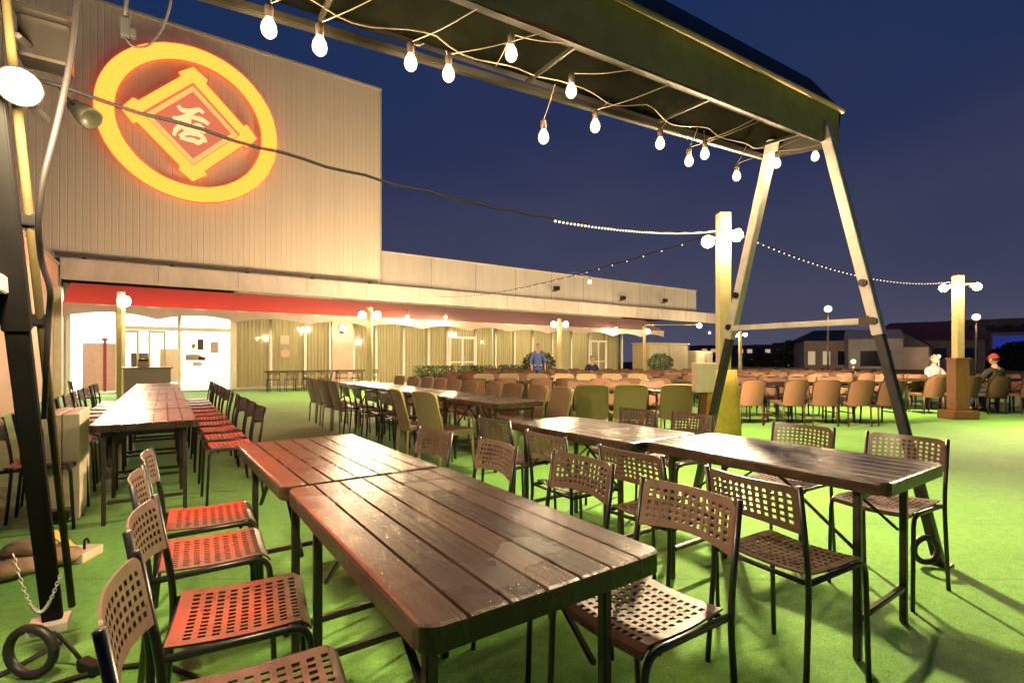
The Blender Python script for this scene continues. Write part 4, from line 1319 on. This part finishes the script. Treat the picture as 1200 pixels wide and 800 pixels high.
# street lamps and far lights on the right
for (x, y, z, h, lab) in ((18.8, 8.0, 2.80, 2.80, 'slender lamp post with one round lamp, left of the near canopy leg'), (23.5, 5.2, 2.55, 2.55, 'slender distant lamp post right of the timber cased lamp post')):
    t = thing('slender_lamp', lab, 'lamp post', (x, y, 0))
    tubeo('pole', M['dark_steel'], t, [(0, 0, 0), (0, 0, h)], .035, 8)
    bm = bmesh.new(); bmesh.ops.create_icosphere(bm, subdivisions=3, radius=.12); bmesh.ops.translate(bm, verts=bm.verts, vec=(0, 0, h + .11)); finish('globe', bm, M['bulb'], t, smooth=True)
    point_light('globe_light', t, (0, 0, h + .11), 60, WARM, .14)

# ------------------------------------------------------------------ cables strung across
def strung(name, a, b, sag, label, beads=0, b0=0.0, rad=.008, n=60, twist=True):
    a, b = Vector(a), Vector(b)
    bm = bmesh.new(); pts = []
    for i in range(n + 1):
        t_ = i / n
        p = a.lerp(b, t_) + Vector((0, 0, -4 * sag * t_ * (1 - t_)))
        if twist: p += Vector((0, 0, .006 * math.sin(i * 1.7)))
        pts.append(p)
    tube(bm, pts, rad, 6)
    for k in range(beads):
        t_ = b0 + (1 - b0) * (k + .5) / beads
        p = a.lerp(b, t_) + Vector((0, 0, -4 * sag * t_ * (1 - t_) - .012))
        r = bmesh.ops.create_icosphere(bm, subdivisions=1, radius=.011)
        bmesh.ops.translate(bm, verts=r['verts'], vec=p)
        for f in {f for v in r['verts'] for f in v.link_faces}: f.material_index = 1
    return tag(finish(name, bm, [M['black_cable'], M['fairy']], None, smooth=True), label, 'cable')
strung('fairy_light_cable', (-.38, 2.25, 2.12), (5.70, 3.62, 2.80), .20, 'beaded black cable swooping across the emblem from the floodlight to the tall lamp post', beads=70, b0=.45, rad=.007)
strung('fairy_light_cable', (5.82, 3.66, 2.85), (13.0, 3.15, 2.75), .28, 'faint bead light cable between the two nearest lamp posts at the right', beads=60, rad=.006)
strung('bulb_cable', (5.72, 3.70, 2.78), (10.5, 21.55, 4.15), .30, 'thin cable rising from the tall lamp post to the building fascia', beads=40, rad=.008)
t = thing('hanging_bulb', 'lone lit bulb hanging from the thin cable in front of the long upper wall', 'light bulb', (7.55, 7.95, 2.86))
bm = bmesh.new(); lathe(bm, [(0, -.05), (.03, -.04), (.042, -.005), (.034, .03), (.018, .05)], 14); finish('bulb', bm, M['bulb'], t, smooth=True)
bm = bmesh.new(); lathe(bm, [(.019, .048), (.022, .09), (0, .10)], 12); finish('socket', bm, M['brass'], t, smooth=True)
tubeo('cord', M['wire'], t, [(0, 0, .1), (-.35, .05, .18), (-.68, .05, .10)], .004, 6)
point_light('bulb_light', t, (0, 0, -.005), 14, WARM, .055)

# ------------------------------------------------------------------ planters and shrubs
def leaf_cloud(bm, cx, cy, cz, rx, ry, rz_, n, size, rng, shape='ell'):
    for _ in range(n):
        while True:
            u = Vector((rng.uniform(-1, 1), rng.uniform(-1, 1), rng.uniform(-1, 1)))
            if shape == 'box' or u.length < 1: break
        if shape == 'ell' and rng.random() < .6: u = u.normalized() * rng.uniform(.75, 1.02)
        p = Vector((cx + u.x * rx, cy + u.y * ry, cz + u.z * rz_))
        a = Vector((rng.uniform(-1, 1), rng.uniform(-1, 1), rng.uniform(-.6, 1))).normalized()
        b = a.cross(Vector((rng.uniform(-1, 1), rng.uniform(-1, 1), rng.uniform(-1, 1)))).normalized()
        s = size * rng.uniform(.6, 1.3)
        bm.faces.new([bm.verts.new(p + a * s), bm.verts.new(p + b * s * .45), bm.verts.new(p - a * s), bm.verts.new(p - b * s * .45)])
rg = random.Random(11)
for k, (x, lab) in enumerate(((8.7, 'clipped green hedge in a trough, left one before the curtained windows'), (10.6, 'clipped green hedge in a trough, middle one before the curtained windows'),
                              (12.5, 'clipped green hedge in a trough, right one before the curtained windows'))):
    t = thing('hedge_planter', lab, 'planter', (x, 17.9, 0), 0, 'hedge troughs before the windows')
    bm = bmesh.new(); box(bm, -.85, .85, -.22, .22, 0, .45, bev=.02); finish('trough', bm, M['planter'], t)
    bm = bmesh.new(); leaf_cloud(bm, 0, 0, .66, .84, .24, .26, 1500, .05, rg, 'box'); finish('foliage', bm, M['leaf'], t)
for x, y, s, lab in ((12.1, 15.6, .75, 'rounded dark shrub in a pot left of the person in blue'), (21.4, 17.2, .8, 'rounded olive shrub in a pot before the right hand doors')):
    t = thing('potted_shrub', lab, 'shrub', (x, y, 0))
    bm = bmesh.new(); lathe(bm, [(0, 0), (.22, 0), (.30, .42), (.27, .42), (.25, .36), (0, .36)], 18); finish('pot', bm, M['planter'], t, smooth=True)
    bm = bmesh.new(); leaf_cloud(bm, 0, 0, .95, s, s * .7, .55, 1500, .06, rg); finish('foliage', bm, M['leaf_dark'] if x < 15 else M['leaf'], t)
    tubeo('stem', M['bark'], t, [(0, 0, .36), (.02, 0, .9)], [.03, .015], 8)

# ------------------------------------------------------------------ counter box at the end of the left row
t = thing('serving_counter', 'cream serving counter at the lobby end of the long left table row', 'counter', (-.30, 13.2, 0))
bm = bmesh.new(); box(bm, -.40, .40, -.3, .3, 0, .98, bev=.01); finish('body', bm, M['cream'], t)
boxo('worktop', M['offwhite'], t, -.44, .44, -.34, .34, .982, 1.02, bev=.008)
t = thing('drink_dispenser', 'small dark topped dispenser box on the cream counter', 'dispenser', (-.38, 13.2, 1.02))
boxo('body', M['cream'], t, -.10, .10, -.10, .10, 0, .12, bev=.01); boxo('lid', M['brown_frame'], t, -.085, .085, -.085, .085, .122, .17, bev=.01)

# ------------------------------------------------------------------ people
def skin_mesh(name, joints, edges, m, parent, extra=None, sub=1):
    me = bpy.data.meshes.new(name)
    idx = {k: i for i, k in enumerate(joints)}
    me.from_pydata([joints[k][0] for k in joints], [(idx[a], idx[b]) for a, b in edges], [])
    o = bpy.data.objects.new(name, me); COL.objects.link(o)
    md = o.modifiers.new('skin', 'SKIN'); md.use_smooth_shade = True
    for k, i in idx.items():
        r = joints[k][1]
        if not isinstance(r, tuple): r = (r, r)
        me.skin_vertices[0].data[i].radius = r
    me.skin_vertices[0].data[0].use_root = True
    s = o.modifiers.new('sub', 'SUBSURF'); s.levels = sub; s.render_levels = sub
    dg = bpy.context.evaluated_depsgraph_get(); dg.update()
    ev = bpy.data.meshes.new_from_object(o.evaluated_get(dg))
    bpy.data.objects.remove(o)
    bm = bmesh.new(); bm.from_mesh(ev)
    if extra: extra(bm)
    o = finish(name, bm, m, parent, smooth=True)
    return o

def person(label, loc, rz, seated, shirt, trousers, hair, cap=None, arms='table'):
    P = thing('person', label, 'person', loc, rz)
    hz = .47 if seated else .90           # hip height
    J = {}; E_ = []
    def add(k, p, r, par=None):
        J[k] = (p, r)
        if par: E_.append((par, k))
    add('pelvis', (0, 0, hz), (.15, .11))
    add('waist', (0, .0, hz + .18), (.135, .10), 'pelvis')
    add('chest', (0, .01, hz + .36), (.165, .11), 'waist')
    add('collar', (0, .0, hz + .49), (.09, .07), 'chest')
    add('neck', (0, .015, hz + .56), .052, 'collar')
    add('skull', (0, .03, hz + .62), (.06, .07), 'neck')
    for s, n in ((-1, 'l'), (1, 'r')):
        add('sh' + n, (s * .17, 0, hz + .45), .062, 'collar')
        if arms == 'table':
            add('el' + n, (s * .25, .12, hz + .21), .044, 'sh' + n)
            add('wr' + n, (s * .10, .33, hz + .28), .030, 'el' + n)
            hd = Vector((-s * .4, .9, .0))
        else:
            add('el' + n, (s * .25, -.01, hz + .18), .044, 'sh' + n)
            add('wr' + n, (s * .24, .14, hz - .02), .030, 'el' + n)
            hd = Vector((0, .3, -.95))
        hd.normalize(); wv = Vector(J['wr' + n][0])
        add('pa' + n, tuple(wv + hd * .075), (.036, .018), 'wr' + n)
        sidev = hd.cross(Vector((0, 0, 1))).normalized() if abs(hd.z) < .8 else Vector((0, 1, 0))
        for f_ in range(4):
            b0 = wv + hd * .10 + sidev * (f_ - 1.5) * .020
            ln = (.05, .062, .066, .056)[f_]
            add('f%d%s' % (f_, n), tuple(b0), .010, 'pa' + n)
            add('g%d%s' % (f_, n), tuple(b0 + hd * ln * .6 + Vector((0, 0, -.012))), .009, 'f%d%s' % (f_, n))
            add('h%d%s' % (f_, n), tuple(b0 + hd * ln + Vector((0, 0, -.03))), .007, 'g%d%s' % (f_, n))
        add('t0' + n, tuple(wv + hd * .05 - sidev * .045 * s), .010, 'pa' + n)
        add('t1' + n, tuple(wv + hd * .085 - sidev * .06 * s), .009, 't0' + n)
        if seated:
            add('hip' + n, (s * .09, .03, hz), .095, 'pelvis')
            add('kn' + n, (s * .12, .42, hz + .02), .062, 'hip' + n)
            add('an' + n, (s * .12, .40, .08), .040, 'kn' + n)
            add('to' + n, (s * .13, .56, .035), .032, 'an' + n)
        else:
            add('hip' + n, (s * .09, .0, hz - .06), .095, 'pelvis')
            add('kn' + n, (s * .10, .02, .48), .060, 'hip' + n)
            add('an' + n, (s * .10, .0, .09), .042, 'kn' + n)
            add('to' + n, (s * .11, .15, .035), .034, 'an' + n)
    hc = Vector((0, .035, hz + .71))
    def head(bm):
        r = bmesh.ops.create_uvsphere(bm, u_segments=20, v_segments=14, radius=1)
        for v in r['verts']:
            c = v.co
            x, y, z = c.x * .074, c.y * .092, c.z * .115
            if c.z < -.2: x *= 1 - .28 * (-c.z - .2); y += .012 * (-c.z)
            if c.y > .86 and abs(c.x) < .22 and -.35 < c.z < .15: y += .020       # nose
            if c.y > .8 and .05 < c.z < .28 and .2 < abs(c.x) < .5: y -= .008      # eye hollows
            if c.y > .8 and -.55 < c.z < -.42 and abs(c.x) < .35: y += .006        # mouth
            if abs(c.x) > .93 and -.25 < c.z < .25: x *= 1.14                      # ears
            v.co = Vector((x, y, z)) + hc
    skin_mesh('body', J, E_, M['person_skin'], P, head, 1)
    # clothes: slightly larger skinned shells that stop at cuffs and hems
    grow = lambda r, k: tuple(q * k for q in r) if isinstance(r, tuple) else r * k
    S = {k: (J[k][0], grow(J[k][1], 1.10)) for k in ('pelvis', 'waist', 'chest', 'collar')}
    S['collar'] = (J['collar'][0], (.10, .082)); S['hem'] = ((0, 0, hz - .02), (.170, .132))
    se = [('pelvis', 'hem'), ('pelvis', 'waist'), ('waist', 'chest'), ('chest', 'collar')]
    for n in 'lr':
        S['sh' + n] = (J['sh' + n][0], .074); S['el' + n] = (J['el' + n][0], .058)
        mid = Vector(J['el' + n][0]).lerp(Vector(J['wr' + n][0]), .45); S['mi' + n] = (tuple(mid), .050)
        se += [('collar', 'sh' + n), ('sh' + n, 'el' + n), ('el' + n, 'mi' + n)]
    skin_mesh('shirt', S, se, shirt, P, None, 1)
    S = {'pelvis': (J['pelvis'][0], (.158, .118)), 'belt': ((0, 0, hz + .10), (.150, .115))}; se = [('pelvis', 'belt')]
    for n in 'lr':
        for k, r in (('hip', .104), ('kn', .074), ('an', .056)): S[k + n] = (J[k + n][0], r)
        se += [('pelvis', 'hip' + n), ('hip' + n, 'kn' + n), ('kn' + n, 'an' + n)]
    skin_mesh('trousers', S, se, trousers, P, None, 1)
    for s in (-1, 1):
        k = J['to' + ('l' if s < 0 else 'r')][0]; a = J['an' + ('l' if s < 0 else 'r')][0]
        bm = bmesh.new(); box(bm, k[0] - .045, k[0] + .045, a[1] - .07, k[1] + .05, .0, .075, bev=.022); finish('shoe', bm, M['ebony'], P)
    bm = bmesh.new(); r = bmesh.ops.create_uvsphere(bm, u_segments=20, v_segments=14, radius=1)
    for v in list(r['verts']):
        c = v.co
        if c.z < -.25 or (c.y > .45 and c.z < .45): bm.verts.remove(v)
    for v in bm.verts:
        j = 1 + .03 * math.sin(v.co.x * 13) * math.cos(v.co.y * 9)
        v.co = Vector((v.co.x * .082 * j, v.co.y * .099 * j, v.co.z * .124 * j)) + hc
    finish('hair', bm, hair, P, smooth=True)
    if cap:
        c = bpy.data.objects.new('cap', None); COL.objects.link(c); c.parent = P; c.location = hc
        bm = bmesh.new(); r = bmesh.ops.create_uvsphere(bm, u_segments=20, v_segments=14, radius=1)
        for v in list(r['verts']):
            if v.co.z < .10: bm.verts.remove(v)
        for v in bm.verts: v.co = Vector((v.co.x * .090, v.co.y * .106, v.co.z * .135))
        finish('crown', bm, cap, c, smooth=True)
        bm = bmesh.new(); a0 = []; a1 = []
        for k in range(9):
            a = PI * (k / 8); a0.append(bm.verts.new((.085 * math.cos(a), .06 + .04 * math.sin(a), .02))); a1.append(bm.verts.new((.08 * math.cos(a), .07 + .12 * math.sin(a), .005)))
        for k in range(8): bm.faces.new((a0[k], a0[k + 1], a1[k + 1], a1[k]))
        bmesh.ops.solidify(bm, geom=list(bm.faces), thickness=.006)
        finish('brim', bm, cap, c, smooth=True)
    return P
cl_white = mat('white_cotton', (.30, .29, .29), rough=.85, var=.06, vscale=12)
cl_dark = mat('dark_cotton', (.03, .035, .028), rough=.9, var=.3, vscale=12)
cl_brown = mat('brown_cotton', (.10, .055, .035), rough=.9, var=.2)
cl_blue = mat('blue_cotton', (.10, .16, .42), rough=.85, var=.12, vscale=12)
cl_navy = mat('navy_cotton', (.025, .04, .08), rough=.9, var=.2)
cl_red = mat('red_cap', (.50, .03, .03), rough=.7, var=.1)
hr_light = mat('light_brown_hair', (.20, .11, .05), rough=.6, var=.3, vscale=40)
hr_dark = mat('dark_hair', (.015, .012, .010), rough=.5, var=.3, vscale=40)
person('person in a white shirt seated at the table left of the timber lamp post base', (*turned(12.3, 10.35), 0), R(150), True, cl_white, cl_brown, hr_light)
person('person in dark clothes and a red cap seated at the far right', (*turned(11.0, 10.62), 0), R(-30), True, cl_dark, cl_navy, hr_dark, cap=cl_red)
person('person in a blue shirt standing before the windows in the middle distance', (11.0, 14.25, 0), R(150), False, cl_blue, cl_navy, mat('auburn_hair', (.16, .045, .02), rough=.6, var=.3, vscale=40), arms='down')
person('person in navy clothes seated in the row nearest the windows, by the middle lamp post', (*turned(18.40, 2.93), 0), AX + PI, True, cl_navy, cl_dark, hr_dark)

# ------------------------------------------------------------------ the city beyond the roof
def house(name, label, x, y, rz, w_, d_, h, roofh, wallm, roofm, zb=-12.0, cols=4, rows=3, litp=.3, hip=True, over=.6):
    t = thing(name, label, 'building', (x, y, zb), rz)
    H = h - zb
    boxo('wall', wallm, t, -w_ / 2, w_ / 2, -d_ / 2, d_ / 2, 0, H)
    bm = bmesh.new()
    if roofh > 0:
        o_ = over
        b_ = [bm.verts.new(p) for p in ((-w_ / 2 - o_, -d_ / 2 - o_, H + .002), (w_ / 2 + o_, -d_ / 2 - o_, H + .002), (w_ / 2 + o_, d_ / 2 + o_, H + .002), (-w_ / 2 - o_, d_ / 2 + o_, H + .002))]
        ins = w_ * .22 if hip else -o_
        a_ = [bm.verts.new((-w_ / 2 + ins, 0, H + roofh)), bm.verts.new((w_ / 2 - ins, 0, H + roofh))]
        bm.faces.new(b_[::-1]); bm.faces.new((b_[0], b_[1], a_[1], a_[0])); bm.faces.new((b_[2], b_[3], a_[0], a_[1]))
        bm.faces.new((b_[1], b_[2], a_[1])); bm.faces.new((b_[3], b_[0], a_[0]))
    else:
        box(bm, -w_ / 2 - .2, w_ / 2 + .2, -d_ / 2 - .2, d_ / 2 + .2, H + .002, H + .35)
    finish('roof', bm, roofm, t)
    rr = random.Random(int(abs(x * 7 + y)))
    for i in range(cols):
        for j in range(rows):
            cx = -w_ / 2 + w_ * (i + .5) / cols; cz = H - 1.5 - j * 2.7
            wf = bpy.data.objects.new('window', None); COL.objects.link(wf); wf.parent = t
            ww, wh = w_ / cols * .30, .65
            bm = bmesh.new()
            for s in (-1, 1):
                box(bm, cx + s * ww - .06, cx + s * ww + .06, -d_ / 2 - .08, -d_ / 2 - .003, cz - wh, cz + wh)
                box(bm, cx - ww + .06, cx + ww - .06, -d_ / 2 - .07, -d_ / 2 - .003, cz + s * wh - .06, cz + s * wh + .06)
            finish('frame', bm, wallm, wf)
            boxo('pane', M['win_lit'] if rr.random() < litp else M['win_dark'], wf, cx - ww + .06, cx + ww - .06, -d_ / 2 - .04, -d_ / 2 - .004, cz - wh + .06, cz + wh - .06)
    return t
def dirpt(px, D):
    # helper for laying out the skyline: bearing (in picture units right of the view axis) and distance
    th = R(34.7); l = (px - 600) / 587.0 * D
    return (D * math.sin(th) + l * math.cos(th), D * math.cos(th) - l * math.sin(th))
face = R(-34.7) + 0
x, y = dirpt(977, 46); house('dark_roofed_house', 'dark hip roofed house beyond the terrace, left of the near canopy leg', x, y, face - R(22), 5.6, 6, 2.75, 1.05, M['house'], M['roof_dark'], cols=5, rows=3, litp=.35)
x, y = dirpt(1022, 40); house('grey_house', 'plain grey gabled house seen behind the near canopy leg', x, y, face - R(30), 3.4, 4, 2.7, .8, M['house_grey'], M['house_grey'], cols=1, rows=2, litp=0, hip=False, over=.1)
x, y = dirpt(1078, 62); house('red_roofed_building', 'red roofed building beyond the terrace, right of the near canopy leg', x, y, face - R(35), 10.5, 9, 3.3, 2.4, M['house'], M['roof_red'], cols=4, rows=3, litp=.15)
x, y = dirpt(1060, 50); house('gabled_annex', 'small pink gabled annex in front of the red roofed building', x, y, face + R(45), 3.2, 4, 2.3, 1.5, M['house'], M['roof_dark'], cols=2, rows=2, litp=0, hip=False, over=.2)
x, y = dirpt(1158, 110); house('dark_tower_block', 'dark flat roofed tower block behind the timber cased lamp post', x, y, face - R(40), 13, 10, 9.2, 0, M['tower_dark'], M['tower_dark'], cols=5, rows=4, litp=.06)
x, y = dirpt(1196, 100); t_ = house('blue_lit_building', 'low building with a blue lit upper face at the right edge', x, y, face - R(40), 9, 8, 6.0, 0, M['tower_dark'], M['tower_dark'], cols=3, rows=2, litp=.3)
boxo('blue_panel', M['blue_lit'], t_, -4.3, 4.3, -4.2, -4.12, 15.2, 17.7)
for k, (px, D, w_, h) in enumerate(((880, 160, 14, 5.0), (905, 190, 18, 6.0), (935, 210, 16, 7.5), (1130, 150, 20, 6), (1230, 140, 22, 9), (840, 180, 16, 5.5))):
    x, y = dirpt(px, D)
    house('distant_block', 'dim distant city block, %s from the left on the skyline' % ORD[(1, 2, 3, 4, 5, 0)[k]], x, y, face, w_, 10, h, 0, M['tower_dark'], M['tower_dark'], cols=5, rows=3, litp=.35)['group'] = 'distant city blocks'
# lit billboard
x, y = dirpt(918, 90)
t = thing('lit_billboard', 'small bright white billboard on a post beyond the terrace', 'billboard', (x, y, -12), face)
boxo('board', M['sign_lit'], t, -1.05, 1.05, -.1, .1, 13.1, 14.0); boxo('board', M['sign_lit'], t, -1.1, -.4, -.1, .1, 12.2, 13.0)
boxo('back_frame', M['ebony'], t, -1.15, 1.15, .11, .2, 12.1, 14.1); baro('post', M['ebony'], t, (0, .3, 0), (0, .3, 12.2), .3, .3)
# trees beyond the terrace
def tree(label, x, y, zb, h, cr, seed, m):
    r_ = random.Random(seed)
    t = thing('tree', label, 'tree', (x, y, zb))
    th = h - cr * .8
    bm = bmesh.new()
    tube(bm, [(0, 0, 0), (.1, .05, th * .5), (0, 0, th)], [.35, .26, .16], 8)
    cl = []
    for k in range(7):
        a = 2 * PI * k / 7 + r_.uniform(-.3, .3); rr = cr * r_.uniform(.4, .8); dz = r_.uniform(-.5, .6) * cr
        e_ = (rr * math.cos(a), rr * math.sin(a), th + dz); cl.append(e_)
        tube(bm, [(0, 0, th * r_.uniform(.65, .9)), (e_[0] * .5, e_[1] * .5, th + dz * .3), e_], [.13, .08, .03], 6)
    finish('trunk', bm, M['bark'], t, smooth=True)
    bm = bmesh.new()
    for e_ in cl + [(0, 0, th + .5 * cr)]:
        leaf_cloud(bm, e_[0], e_[1], e_[2], cr * .55, cr * .55, cr * .42, 420, .22, r_)
    finish('crown', bm, m, t)
    return t
for k, (px, D, top, cr, lab) in enumerate(((905, 60, 1.6, 2.2, 'dark tree beyond the terrace, left of the dark roofed house'), (930, 52, 2.6, 2.4, 'dark tree close to the left wall of the dark roofed house'),
                                           (890, 75, 1.2, 2.0, 'low dark tree beyond the terrace near the yellow wrapped post'), (1192, 60, 3.0, 2.6, 'dark tree at the right edge in front of the blue lit building'))):
    x, y = dirpt(px, D); tree(lab, x, y, -12, top + 12, cr, 20 + k, M['leaf_dark'])

for k, (px, D, zt, wt, lab) in enumerate(((1000, 33, 1.0, 110, 'added lamp below the terrace lighting the grey house'), (1100, 44, 1.4, 200, 'added lamp below the terrace lighting the red roofed building'),
                                      (1150, 88, 3.0, 700, 'added lamp below the terrace lighting the dark tower block'), (925, 80, .6, 400, 'added fill lamp below the terrace near the lit billboard'))):
    x, y = dirpt(px, D)  # lamps added below the terrace to brighten the skyline buildings
    t = thing('added_town_lamp', lab, 'added lamp', (x, y, -12), 0, 'added lamps lighting the town')
    tubeo('pole', M['dark_steel'], t, [(0, 0, 0), (0, 0, 12 + zt - .1)], .07, 8)
    bm = bmesh.new(); bmesh.ops.create_icosphere(bm, subdivisions=2, radius=.16); bmesh.ops.translate(bm, verts=bm.verts, vec=(0, 0, 12 + zt)); finish('globe', bm, M['bulb'], t, smooth=True)
    point_light('town_fill_light', t, (0, 0, 12 + zt), wt, WARM, .2)
